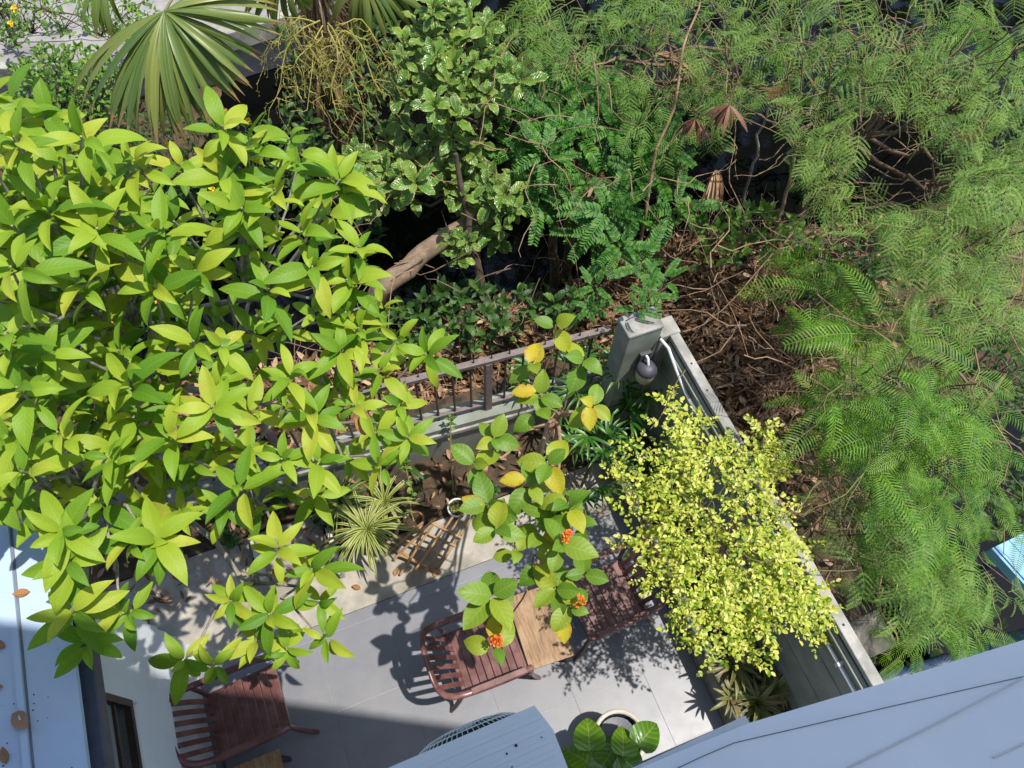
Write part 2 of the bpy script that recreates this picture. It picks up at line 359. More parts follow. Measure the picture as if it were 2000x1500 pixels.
# ------------------------------------------------------------------ leaf templates
def P_ov(t): return np.sin(math.pi * np.clip(t, 0, 1) ** .82) ** .85
def P_el(t): return np.sin(math.pi * np.clip(t, 0, 1)) ** .7
def P_ob(t): return np.sin(math.pi * np.clip(t, 0, 1) ** 1.2) ** .8
def P_la(t): return np.clip(np.minimum(t * 9, 1) * (1 - t ** 3), 0, 1) ** .8
def blade(L, W, n=6, prof=P_ov, a0=.25, droop=.7, fold=.25, wave=0.0, wk=9, five=False, twist=0.0):
    t = np.linspace(0, 1, n + 1); ang = a0 - droop * t; ds = L / n
    y = np.concatenate([[0], np.cumsum(np.cos(ang[:-1]) * ds)]); z = np.concatenate([[0], np.cumsum(np.sin(ang[:-1]) * ds)])
    w = W / 2 * prof(t); w[0] = max(w[0], W * .02); w[-1] = W * .015
    us = [-1, -.5, 0, .5, 1] if five else [-1, 0, 1]
    V = []; UV = []
    for i in range(n + 1):
        for q in us:
            zz = abs(q) * w[i] * fold * (1.25 if five and abs(q) == .5 else 1)
            zz += wave * W * math.sin(wk * t[i] + (0 if q < 0 else 1.7)) * abs(q) ** 2
            tw = twist * t[i]
            V.append([q * w[i] * math.cos(tw), y[i], z[i] + zz + q * w[i] * math.sin(tw)]); UV.append([.5 + q / 2, t[i]])
    k = len(us)
    F = [[i * k + j, i * k + j + 1, (i + 1) * k + j + 1, (i + 1) * k + j] for i in range(n) for j in range(k - 1)]
    return np.array(V), np.array(F), np.array(UV)
def tmesh(name, tpl, mat, smooth=True):
    return G().add(*tpl).mesh(name, mat, smooth)
def rot(axis, a):
    return np.array(Matrix.Rotation(a, 3, Vector(axis)))
def perp(a):
    a = nrm(a); b = np.cross(a, UP if abs(a[2]) < .9 else np.array([1., 0, 0])); b = nrm(b); return b, np.cross(a, b)
def whorl(c, axis, n, sc, tilt=(1.0, 1.7), spread=.03, ph=None):
    """n leaf matrices set round a shoot tip"""
    b, e = perp(axis); out = []; ph = random.random() * 6.28 if ph is None else ph
    for k in range(n):
        az = ph + k * 2.39996 + random.uniform(-.32, .32); q = k / max(1, n - 1)
        el = tilt[0] + (tilt[1] - tilt[0]) * q + random.uniform(-.18, .18)
        rad = math.cos(az) * b + math.sin(az) * e
        d = math.cos(el) * axis + math.sin(el) * rad
        up = nrm(axis * math.sin(el) - rad * math.cos(el))
        pos = c - axis * spread * q * 1.6 + rad * .006
        s = sc * random.uniform(.68, 1.1) * (.75 + .35 * math.sin(min(1, q * 1.6 + .25) * 1.57))
        out.append(frame(pos, d, up, s, random.uniform(-.3, .3)))
    return out
def inpoly(x, y, poly):
    c = False; j = len(poly) - 1
    for i in range(len(poly)):
        xi, yi = poly[i]; xj, yj = poly[j]
        if (yi > y) != (yj > y) and x < (xj - xi) * (y - yi) / (yj - yi) + xi: c = not c
        j = i
    return c
def scatter(poly, gap, holes=(), pre=(), tries=4000):
    """points spread at least gap apart inside an outline seen in the photograph"""
    xs = [p[0] for p in poly]; ys = [p[1] for p in poly]; pts = [tuple(p) for p in pre]; new = []
    for _ in range(tries):
        x = random.uniform(min(xs), max(xs)); y = random.uniform(min(ys), max(ys))
        if not inpoly(x, y, poly) or any(inpoly(x, y, h) for h in holes): continue
        if all((x - a) ** 2 + (y - b) ** 2 > gap * gap for a, b in pts): pts.append((x, y)); new.append((x, y))
    return new
def wob(a, b, n=6, amp=.05, sag=0.0):
    a = np.asarray(a, float); b = np.asarray(b, float); t = np.linspace(0, 1, n)[:, None]
    p = a * (1 - t) + b * t; ph = rng.uniform(0, 6.28, (2, 3)); A = rng.normal(0, amp, (2, 3))
    w = (A[0] * np.sin(t * 4.2 + ph[0]) + .45 * A[1] * np.sin(t * 9.5 + ph[1])) * np.sin(math.pi * t) * 1.5; p = p + w
    p[:, 2] -= (np.sin(math.pi * t) * sag)[:, 0]
    return p
def clusters(pts, k):
    pts = np.asarray(pts); c = pts[rng.choice(len(pts), min(k, len(pts)), replace=False)]
    for _ in range(8):
        lab = np.argmin(((pts[:, None] - c[None]) ** 2).sum(2), 1)
        c = np.array([pts[lab == i].mean(0) if (lab == i).any() else c[i] for i in range(len(c))])
    return c, lab
def skeleton(root, base, fork, tips, mat, r0=.07, k=9, rt=.006, drop=.45, amp=.05):
    """trunk, one branch part per limb, twigs to every tip"""
    base = np.asarray(base, float); fork = np.asarray(fork, float); tips = np.asarray(tips)
    G().tube(wob(base, fork, 9, amp), [r0, r0 * .62], 10).build('trunk', mat, root, True)
    cen, lab = clusters(tips, k)
    for i in range(len(cen)):
        grp = tips[lab == i]
        if len(grp) == 0: continue
        node = cen[i] * .8 + fork * .2 - np.array([0, 0, drop])
        g = G(); g.tube(wob(fork, node, 7, amp * 1.3, -.08), [r0 * .5, r0 * .24], 7)
        for tp in grp:
            g.tube(wob(node, tp, 6, amp * .6, random.uniform(-.05, .06)), [r0 * .22, rt], 5)
        g.build('branch', mat, root, True)
def leaves_as_parts(root, mats, meshes, tpls, mat, n_obj=300, name='leaf', stuff='foliage', key=None):
    """the nearest n_obj blades are single parts sharing a few meshes, the rest one joined mass"""
    mats = list(mats)
    key = key or (lambda m: np.linalg.norm(m[:3, 3] - np.array([0, 0, CAM_H])))
    mats.sort(key=key)
    for i, m in enumerate(mats[:n_obj]):
        child_copy(name, meshes[i % len(meshes)], root, m)
    rest = mats[n_obj:]
    if rest:
        g = G()
        for k in range(len(tpls)):
            g.inst(tpls[k], np.array(rest[k::len(tpls)])) if rest[k::len(tpls)] else None
        tag(g.build(stuff, mat, root, True), kind='stuff')

# ================================================================== GROUND AND WATER
def fence_y(x): return 3.09 + .376 * (x + .24)
def ground_z(x, y):
    d = y - fence_y(x)
    s = min(1, max(0, (d - 1.1) / 1.3)); s = s * s * (3 - 2 * s)
    z = -.12 - .75 * s
    z += .62 * math.exp(-((x - 2.0) / .95) ** 2 - ((y - 5.1) / .85) ** 2)
    z += .35 * math.exp(-((x + .2) / .5) ** 2 - ((y - 4.4) / .4) ** 2)
    z += .25 * math.exp(-((x - 1.2) / .7) ** 2 - ((y - 7.4) / .6) ** 2)
    r = min(1, max(0, (y - 11.5) / 2)); z += 1.2 * r
    l = min(1, max(0, (-x - 3.2) / 1.5)); z += .55 * l * s
    q = min(1, max(0, (x - 3.1) / .5)) * min(1, max(0, (4.6 - y) / .8)); z -= .6 * q
    z += .07 * mnoise.noise(Vector((x * 1.3, y * 1.3, 0))) + .035 * mnoise.noise(Vector((x * 4, y * 4, 3)))
    return z
def build_ground():
    xs = np.concatenate([np.linspace(-90, -8, 12), np.linspace(-7.8, 8, 110), np.linspace(8.4, 90, 12)])
    ys = np.concatenate([np.linspace(-90, -4, 10), np.linspace(-3.6, 13, 110), np.linspace(13.6, 120, 12)])
    V = np.array([[x, y, ground_z(x, y) if (abs(x) < 9 and (y > 2 or x > 2.7)) else (-.9 if x > 2.7 and y < 13 else -.25 if y < 13 else .3)] for y in ys for x in xs])
    n = len(xs); F = [[j * n + i, j * n + i + 1, (j + 1) * n + i + 1, (j + 1) * n + i] for j in range(len(ys) - 1) for i in range(n - 1)]
    tag(G().add(V, F).build('ground', MAT['ground'], smooth=True), kind='structure')
    g = G(); n = 2
    g.add([[-60, 3.6, -.52], [2.95, 3.6, -.52], [60, 3.6, -.52], [60, 14, -.52], [2.95, 14, -.52], [-60, 14, -.52], [2.95, -8, -.52], [60, -8, -.52]], [[0, 1, 4, 5], [1, 2, 3, 4], [6, 7, 2, 1]])
    tag(g.build('water', MAT['water']), kind='structure')
    # pale pavement on the far bank, with its kerb edge
    pv = G(); pv.slab([[-2.9, 9.0, .08], [-2.9, 13.4, .08], [-16, 13.4, .08], [-16, 7.2, .08], [-5.2, 7.6, .08]], .9)
    tag(pv.build('pavement', MAT['road'], bevel=.01), kind='structure')
    kb = G(); kb.bar((-16, 7.12, .13), (-5.2, 7.52, .13), .14, .26); kb.bar((-5.15, 7.55, .13), (-2.85, 8.95, .13), .14, .26)
    tag(kb.build('kerb', MAT['wall_cap'], bevel=.01), kind='structure')
build_ground()

# ================================================================== TERRACE
UL, UR = -1.88, 1.98
def build_terrace():
    g = G(); g.hbox(UL, UR, -1.6, 1.757, -.14, -.004)
    floor = tag(g.build('floor', MAT['grout']), kind='structure')
    e = .0016
    us = [-.285 + .61 * k for k in range(-3, 5)]; vs = [1.655 - .61 * k for k in range(-1, 7)]
    for u in us:
        for v in vs:
            u0, u1, v0, v1 = max(u, UL), min(u + .61, UR), max(v - .61, -1.6), min(v, 1.757)
            if u1 - u0 < .02 or v1 - v0 < .02: continue
            G().hbox(u0 + e, u1 - e, v0 + e, v1 - e, -.0035, .0015).build('tile', MAT['tile'], floor)
    g = G(); g.hbox(UL - .3, UR + .1, 1.7585, 2.26, -.14, .012)
    g.hbox(-3.4, -.60, 2.2615, 2.72, -.14, .010)
    tag(g.build('path', MAT['concrete']), kind='structure')
    # planting bed behind the path and the bed along the right wall
    g = G(); n = 40
    for (u0, u1, v0, v1, z0) in ((-.598, 2.46, 2.262, 3.4, .03), (-3.4, -.6, 2.722, 3.4, .03), (2.085, 2.46, -1.5, 2.262, .24)):
        U = np.linspace(u0, u1, n); W = np.linspace(v0, v1, n)
        V = [hw(u, v, z0 + .03 * mnoise.noise(Vector((u * 6, v * 6, 0)))) for v in W for u in U]
        g.add(V, [[j * n + i, j * n + i + 1, (j + 1) * n + i + 1, (j + 1) * n + i] for j in range(n - 1) for i in range(n - 1)])
    tag(g.build('soil', MAT['soil'], smooth=True), kind='structure')
    k = G(); k.hbox(UR + .002, 2.085, -1.5, 2.3, -.1, .34)
    o = k.build('planter_kerb', MAT['planter_conc'], bevel=.012); tag(o, 'low mossy concrete planter kerb between the tiles and the right wall', 'kerb')
    for i, (a, b) in enumerate((((628, 985), (668, 1125)), ((497, 1060), (517, 1135)))):
        g = G(); pa = at(*a, .08); pb = at(*b, .08); g.bar(pa, pb, .045, .16)
        tag(g.build('edging_board', MAT['plank'], bevel=.005), ('grey weathered edging board beside the striped grassy plant', 'short grey edging board under the lime leaves, nearer the white house')[i], 'board', 'edging boards of the bed')
build_terrace()

# ================================================================== RIGHT WALL, PILLAR, FENCE
WU0, WU1, WZ = 2.452, 2.565, 1.63
def build_walls():
    t = thing('concrete_wall', 'grey green concrete plank wall with a pale cap behind the golden shrub', 'wall', hw(2.5, 1, 0))
    v0, v1 = -1.8, 2.46
    zs = [-.12, .40, .80, 1.19, 1.575]
    for i in range(4):
        G().hbox(WU0 + .012, WU1 - .01, v0, v1, zs[i] + .008, zs[i + 1] - .008).build('plank', MAT['wall_paint'], t, bevel=.004)
    G().hbox(WU0 + .03, WU1 - .03, v0, v1 - .002, -.12, 1.57).build('core', MAT['black'], t)
    G().hbox(WU0 + .03, WU1, v0, v1 + .03, 1.577, WZ).build('cap', MAT['wall_cap'], t, bevel=.008)
    G().hbox(WU0 - .005, WU0 + .028, v0, v1, 1.50, 1.545).build('ledge', MAT['wall_paint'], t, bevel=.004)
    for vv in (1.9, -.75):
        G().hbox(WU0 - .045, WU0 + .010, vv - .09, vv + .09, -.12, 1.49).build('pilaster', MAT['wall_paint'], t, bevel=.006)
    # bolt holes on the cap
    for vv in (2.2, 1.95, 1.4, .7, .1):
        c = hw(2.52, vv, WZ + .001); G().lathe([(.0, .0015), (.009, .001), (.009, 0)], c, 8).build('bolt_hole', MAT['black'], t)
    # pillar
    t = thing('gate_pillar', 'square grey green concrete pillar at the corner of fence and wall', 'pillar', hw(2.26, 2.65, 0))
    G().hbox(2.10, 2.40, 2.50, 2.69, -.3, 1.76).build('shaft', MAT['wall_paint'], t, bevel=.012)
    G().hbox(2.095, 2.405, 2.495, 2.695, 1.762, 1.80).build('cap', MAT['wall_cap'], t, bevel=.012)
    G().hbox(2.407, 2.585, 2.492, 2.66, -.3, 1.63).build('side_block', MAT['wall_cap'], t, bevel=.012)
    # conduit pipe
    pts = [hw(2.40, 2.49, 1.62), hw(2.43, 2.40, 1.60), hw(2.436, 2.25, 1.52), hw(2.434, 2.05, 1.46)] + [hw(2.434, v, 1.46) for v in np.linspace(1.6, -1.6, 8)]
    t = thing('conduit_pipe', 'thin pale pipe running along the inside of the right wall', 'pipe', hw(2.43, 1, 1.4))
    G().tube(pts, .014, 8).build('pipe_run', MAT['pipe'], t, True)
    for v in (1.55, .7, -.1):
        G().hbox(2.415, 2.46, v - .012, v + .012, 1.437, 1.483).build('clip', MAT['pipe'], t)
    # lamp on the pillar
    c = hw(2.30, 2.41, 1.30); rz = HA
    t = thing('wall_lamp', 'outdoor wall lamp with dark hood and cream glass on the pillar', 'lamp', c)
    G().box(c + hw(0, .075, .10), (.10, .03, .16), rz).build('back_plate', MAT['lamp_cap'], t, bevel=.004)
    G().lathe([(.0, -.14), (.05, -.135), (.075, -.09), (.082, 0), (.078, .045)], c, 24).build('glass_shade', MAT['lamp_glass'], t, True)
    G().lathe([(.088, .03), (.09, .055), (.075, .085), (.03, .10), (0, .102)], c, 24).build('hood', MAT['lamp_cap'], t, True)
    G().tube([c + np.array([0, 0, .10]), c + np.array([0, 0, .16]) + hw(0, .03, 0), c + hw(0, .08, .15)], .012, 8).build('arm', MAT['pipe'], t, True)
build_walls()

FD = nrm(np.array([1, .376, 0]))
def build_fence():
    f0 = np.array([-3.6, fence_y(-3.6), 0]); f1 = np.array([.78, fence_y(.78), 0]); Lf = np.linalg.norm(f1 - f0)
    nn = np.array([-FD[1], FD[0], 0])
    w = thing('low_wall', 'low painted concrete wall with moulded cap carrying the iron fence', 'wall', f0)
    def run(z0, z1, d0, d1, name, m, bev=.006):
        a, b = f0 + nn * d0, f1 + nn * d0; c, d = f1 + nn * d1, f0 + nn * d1
        G().hexa([[*a[:2], z0], [*b[:2], z0], [*c[:2], z0], [*d[:2], z0], [*a[:2], z1], [*b[:2], z1], [*c[:2], z1], [*d[:2], z1]]).build(name, m, w, bevel=bev)
    run(-.3, .44, -.09, .09, 'wall_body', MAT['wall_paint'])
    run(.442, .50, -.115, .115, 'moulding', MAT['wall_cap'])
    run(.502, .575, -.095, .11, 'cap', MAT['wall_paint'])
    t = thing('iron_fence', 'brown iron fence of upright bars on the low wall', 'fence', f0)
    zt = 1.40
    a, b = f0 + UP * zt, f1 + UP * zt
    G().bar(a, b, .055, .045).build('top_rail', MAT['rail'], t, bevel=.004)
    a, b = f0 + UP * .66, f1 + UP * .66
    G().bar(a, b, .035, .03).build('bottom_rail', MAT['rail'], t, bevel=.003)
    x = .03; k = 0
    while x < Lf:
        p = f0 + FD * x
        if k % 12 == 0:
            G().box(p + UP * (.575 + .40), (.06, .06, .80), HA).build('post', MAT['rail'], t, bevel=.004)
        else:
            G().tube([p + UP * .576, p + UP * .9, p + UP * (zt - .02)], .011, 6).build('bar', MAT['iron'], t, True)
        G().tube([p + UP * (zt + .018) + FD * .03, p + UP * (zt + .045) + FD * .03, p + UP * (zt + .085) + FD * .03], [.008, .007, .001], 5).build('spike', MAT['iron'], t)
        x += .150; k += 1
build_fence()

# ================================================================== WHITE HOUSE (LEFT)
def build_house():
    t = thing('white_house', 'single storey house with pale board siding and blue grey sheet roof', 'house', hw(-2.3, .5, 0))
    z = .0; k = 0; bh = .196; wv0, wv1, wz0, wz1 = .28, 1.30, 1.53, 1.92
    wall = G().hbox(-4.5, UL - .02, -2.4, 1.955, -.12, 2.62).build('wall', MAT['siding'], t)
    while z < 2.6:
        z1 = min(z + bh, 2.62)
        segs = [(-2.4, 1.97)]
        if z < wz1 and z1 > wz0: segs = [(-2.4, wv0 - .045), (wv1 + .045, 1.97)]
        for a, b in segs:
            p = [hw(UL - .022, a, z), hw(UL + .026, a, z), hw(UL + .026, b, z), hw(UL - .022, b, z),
                 hw(UL - .022, a, z1 - .003), hw(UL + .002, a, z1 - .003), hw(UL + .002, b, z1 - .003), hw(UL - .022, b, z1 - .003)]
            G().hexa(p).build('siding_board', MAT['siding'], t)
        z = z1
    # narrow strip window
    f = G()
    f.hbox(UL - .04, UL + .03, wv0 - .045, wv1 + .045, wz1, wz1 + .045); f.hbox(UL - .04, UL + .03, wv0 - .045, wv1 + .045, wz0 - .045, wz0)
    f.hbox(UL - .04, UL + .03, wv1, wv1 + .045, wz0, wz1); f.hbox(UL - .04, UL + .03, wv0 - .045, wv0, wz0, wz1)
    wo_ = f.build('window', MAT['frame'], t)
    G().hbox(UL - .019, UL - .006, wv0, wv1, wz0 + .20, wz1).build('pane', MAT['pane_grey'], wo_)
    G().hbox(UL - .019, UL - .012, wv0, wv1, wz0, wz0 + .18).build('pane', MAT['glass'], wo_)
    G().hbox(UL - .019, UL + .012, wv0, wv1, wz0 + .18, wz0 + .20).build('mullion', MAT['frame'], wo_)
    # roof of wide sheets rising away from the terrace
    def rz(u): return 2.74 + (-1.63 - u) * .10
    def sheet(u0, u1, v0, v1, th, dz=0): 
        return G().hexa([hw(u0, v0, rz(u0) - th + dz), hw(u1, v0, rz(u1) - th + dz), hw(u1, v1, rz(u1) - th + dz), hw(u0, v1, rz(u0) - th + dz),
                         hw(u0, v0, rz(u0) + dz), hw(u1, v0, rz(u1) + dz), hw(u1, v1, rz(u1) + dz), hw(u0, v1, rz(u0) + dz)])
    edges = [-1.63, -1.875, -2.33, -2.80, -3.27, -3.75, -4.6]
    roof = None
    for i in range(len(edges) - 1):
        r = sheet(edges[i + 1] + .004, edges[i] - .004, -2.5, 2.12, .03).build('roof_sheet', MAT['roof_sheet'], t)
        s = sheet(edges[i + 1] - .008, edges[i + 1] + .02, -2.5, 2.118, .02, .022).build('seam', MAT['roof_sheet'], r)
        sheet(edges[i + 1] + .022, edges[i + 1] + .03, -2.5, 2.117, .004, .005).build('sealant_line', MAT['seam'], r)
    G().hbox(-1.665, -1.585, -2.5, 2.10, 2.56, 2.665).build('gutter', MAT['gutter'], t, bevel=.006)
    for k in range(13):
        q = at(random.uniform(-5, 130), random.uniform(1240, 1500), 2.8); uu = HC * q[0] + HS * q[1]; q[2] = rz(uu) + .001; q_r = random.uniform(.0015, .004)
        if uu > -1.65: continue
        G().lathe([(0, .003), (q_r, .002), (q_r, 0)], q, 7).build('dirt_speck', MAT['soil'], t)
    # fallen leaves lying on the roof
    rl = [(20, 1392, .085, 'pointed brown dry leaf near the bottom left edge of the roof', 'dry'), (52, 1152, .05, 'small round orange dry leaf on the roof under the lime leaves', 'dry_orange'),
          (6, 1262, .055, 'curled brown leaf at the left frame edge of the roof', 'dry'), (2, 1340, .04, 'brown leaf scrap cut by the left frame edge', 'dry'), (8, 1492, .05, 'brown leaf in the bottom left corner of the roof', 'dry')]
    for px, py, L, lab, m in rl:
        q = at(px, py, 2.80); uu = HC * q[0] + HS * q[1]; q[2] = rz(uu) + .008
        o = G().add(*blade(L * 1.6, L * .85, 6, P_ov, .1, -.5, .5, .06, five=True)).build('fallen_leaf', MAT[m], smooth=True)
        o.location = q; o.rotation_euler = (0, 0, random.uniform(0, 6)); tag(o, lab, 'leaf', 'dry leaves on the roof')
build_house()

# ================================================================== HOUSE OF THE VIEWER: roof eave overhead, canopy, air conditioner
def build_viewer_house():
    t = thing('apartment_house', 'house the view is taken from, its wall below and eave overhead', 'house', hw(0, -2, 0))
    G().hbox(-6, 1.15, -3.2, -.95, -.1, 9.0).build('wall', MAT['siding'], t)
    y = lambda x: .27 - .07 * (x - 2.2)
    G().slab([[-12, y(-12), 9.2], [-12, -5, 9.2], [4.05, -5, 9.2], [4.05, y(4.05), 9.2]], .16).build('eave', MAT['canopy'], t)
    # metal canopy close below the view
    z = 5.5
    e = [(1243, 1503), (1460, 1413), (1722, 1335), (2012, 1246), (2080, 1224)]
    t = thing('metal_canopy', 'broad grey sheet metal canopy filling the lower right corner', 'canopy', at(1700, 1450, z))
    ed = [at(a, b, z) for a, b in ((1243, 1503), (1352, 1457), (1460, 1413), (1722, 1335), (2012, 1246), (2090, 1222))]
    fold = [at(a, b, z + .004) for a, b in ((1310, 1506), (1372, 1477), (1433, 1451), (1730, 1382), (2000, 1321), (2090, 1300))]
    bk = [at(a, b, z + .03) for a, b in ((1340, 1700), (1450, 1690), (1600, 1690), (1850, 1690), (2060, 1690), (2200, 1690))]
    def strip(A, B, name, dz):
        A = [q + UP * dz for q in A]; B = [q + UP * dz for q in B]; n = len(A); lo = [q - UP * .012 for q in A + B]
        F = [[i, n + i, n + i + 1, i + 1] for i in range(n - 1)]; F += [[2 * n + i, 2 * n + i + 1, 3 * n + i + 1, 3 * n + i] for i in range(n - 1)]
        F += [[i, i + 1, 2 * n + i + 1, 2 * n + i] for i in range(n - 1)] + [[n + i, 3 * n + i, 3 * n + i + 1, n + i + 1] for i in range(n - 1)]
        F += [[0, 2 * n, 3 * n, n], [n - 1, 2 * n - 1, 4 * n - 1, 3 * n - 1]]
        G().add(A + B + lo, F).build(name, MAT['canopy'], t)
    strip(ed, fold, 'front_flashing', 0); strip([q + UP * .003 for q in fold], bk, 'top_sheet', 0)
    G().tube([at(1655, 1500, z + .016), at(1830, 1412, z + .015), at(2010, 1318, z + .012)], .0016, 5).build('sealant_line', MAT['canopy_line'], t)
    G().tube([at(1940, 1480, z + .018), at(2010, 1448, z + .017)], .0014, 5).build('sealant_line', MAT['canopy_line'], t)
    G().tube([fold[0] + UP * .004] + [q + np.array([0, 0, .004]) for q in fold[1:]], .0006, 4).build('fold_line', MAT['seam'], t)
    # drip strip under the canopy's near end
    s = thing('drip_strip', 'thin white metal strip with dark lip along the left end of the canopy', 'strip', at(1380, 1450, 5.3))
    G().bar(at(1240, 1516, 5.46), at(1461, 1413, 5.46), .022, .012).build('strip', MAT['white_strip'], s)
    G().bar(at(1240, 1503, 5.44), at(1455, 1408, 5.44), .012, .01).build('lip', MAT['seam'], s)
    # air conditioner
    zt, zb = 3.40, 2.86; u0, u1, v0, v1 = -.52, .335, -.10, .252
    t = thing('air_conditioner', 'pale outdoor air conditioner unit with ribbed top and bulging fan grille', 'air conditioner', hw(-.1, .07, zb))
    c = .035
    poly = [hw(u0, v0, zt), hw(u1, v0, zt), hw(u1, v1 - .11, zt), hw(u1 - .035, v1, zt), hw(u0, v1, zt)]
    G().slab(poly, .03).build('lid', MAT['ac'], t, bevel=.006)
    G().slab([hw(u0 + .008, v0 + .008, zt - .031), hw(u1 - .008, v0 + .008, zt - .031), hw(u1 - .008, v1 - .112, zt - .031), hw(u1 - .04, v1 - .008, zt - .031), hw(u0 + .008, v1 - .008, zt - .031)], zt - zb - .03).build('casing', MAT['ac'], t)
    for k in range(6):
        vv = v1 - .045 - .047 * k
        G().hbox(u0 + .04, u1 - .03, vv - .010, vv + .010, zt - .001, zt + .0025).build('lid_rib', MAT['ac'], t, bevel=.0024)
    for a, b, r in ((1008, 1456, .006), (990, 1472, .004), (1058, 1440, .003), (1000, 1498, .003)):
        G().lathe([(0, .003), (r, .0025), (r, 0)], at(a, b, zt + .002), 8).build('dirt_speck', MAT['black'], t)
    cu, cz, rr = .02, zb + .27, .245
    V0 = hw(cu, v1 - .006, cz)
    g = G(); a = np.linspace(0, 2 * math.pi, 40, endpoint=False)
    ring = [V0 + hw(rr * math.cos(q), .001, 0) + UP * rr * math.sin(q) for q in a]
    g.add([V0 + hw(0, .001, 0)] + ring, [[0, k + 1, (k + 1) % 40 + 1] for k in range(40)]); g.build('fan_shade_disc', MAT['black'], t)  # black disc painted in for the shaded inside of the casing
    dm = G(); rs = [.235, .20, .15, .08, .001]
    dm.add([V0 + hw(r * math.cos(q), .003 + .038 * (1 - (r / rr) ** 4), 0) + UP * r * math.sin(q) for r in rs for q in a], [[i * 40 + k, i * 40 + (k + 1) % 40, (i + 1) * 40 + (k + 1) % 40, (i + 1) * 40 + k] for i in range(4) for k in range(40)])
    dm.build('fan_shade_dome', MAT['black'], t, True)  # black dome added behind the wires, shade painted into the gaps
    gr = G()
    for q in np.linspace(0, 2 * math.pi, 64, endpoint=False):
        pts = [V0 + hw(r * math.cos(q), .006 + .050 * (1 - (r / rr) ** 4), 0) + UP * r * math.sin(q) for r in (.05, .12, .18, .215, .235, .2449)]
        gr.tube(pts, .0022, 4, cap=False)
    for r in (.05, .11, .17, .215):
        gr.tube([V0 + hw(r * math.cos(q), .006 + .050 * (1 - (r / rr) ** 4), 0) + UP * r * math.sin(q) for q in np.linspace(0, 2 * math.pi, 33)], .003, 4, cap=False)
    gr.build('fan_grille', MAT['ac'], t)
    for uu in (-.4, .2):
        G().hbox(uu - .02, uu + .02, -.76, .2, zb - .05, zb - .002).build('bracket', MAT['pipe'], t)
build_viewer_house()

# ================================================================== NEIGHBOUR BITS AT THE RIGHT
def build_right_bits():
    z = 1.15
    c0 = at(1943, 1068, z); c1 = at(2010, 1036, z + .02); c2 = at(2010, 1142, z); 
    e1 = nrm(c1 - c0); e2 = nrm(c2 - c0)
    t = thing('blue_roof', 'sky blue sheet roof corner entering at the right edge', 'roof', c0)
    k = 0
    for k in range(7):
        a = c0 + e1 * (.13 * k + .003); b = c0 + e1 * (.13 * k + .127)
        G().slab([a, a + e2 * 1.6, b + e2 * 1.6, b], .02).build('roof_sheet', MAT['blue_roof'], t, bevel=.004)
    G().bar(c0 - UP * .06 - e1 * .012, c0 - UP * .06 + e2 * 1.6 - e1 * .012, .02, .10).build('fascia', MAT['blue_roof'], t)
    for q in (.1, 1.5):
        p = c0 + e1 * .5 + e2 * q; G().tube([[p[0], p[1], -.7], [p[0], p[1], z - .03]], .035, 8).build('post', MAT['blue_pipe'], t, True)
    a, b = at(1715, 1335, .25), at(2040, 1230, .25)
    t = thing('blue_pipe', 'dark blue painted pipe lying under the canopy beyond the right wall', 'pipe', a)
    G().tube(wob(a, b, 8, .006), .06, 14).build('pipe_run', MAT['blue_pipe'], t, True)
    G().tube([a + (b - a) * .5, a + (b - a) * .53], .068, 14).build('pipe_joint', MAT['blue_pipe'], t, True)
    for q in (.15, .8):
        p = a + (b - a) * q; G().tube([[p[0], p[1], -.6], [p[0], p[1], .2]], .03, 8).build('support', MAT['blue_pipe'], t, True)
    p = at(1700, 1240, .4)
    o = G().box((p[0], p[1], -.05), (.30, .3, 1.0), HA).build('concrete_stub', MAT['planter_conc'], bevel=.015); tag(o, 'short dark concrete stub standing outside the right wall', 'post')
build_right_bits()

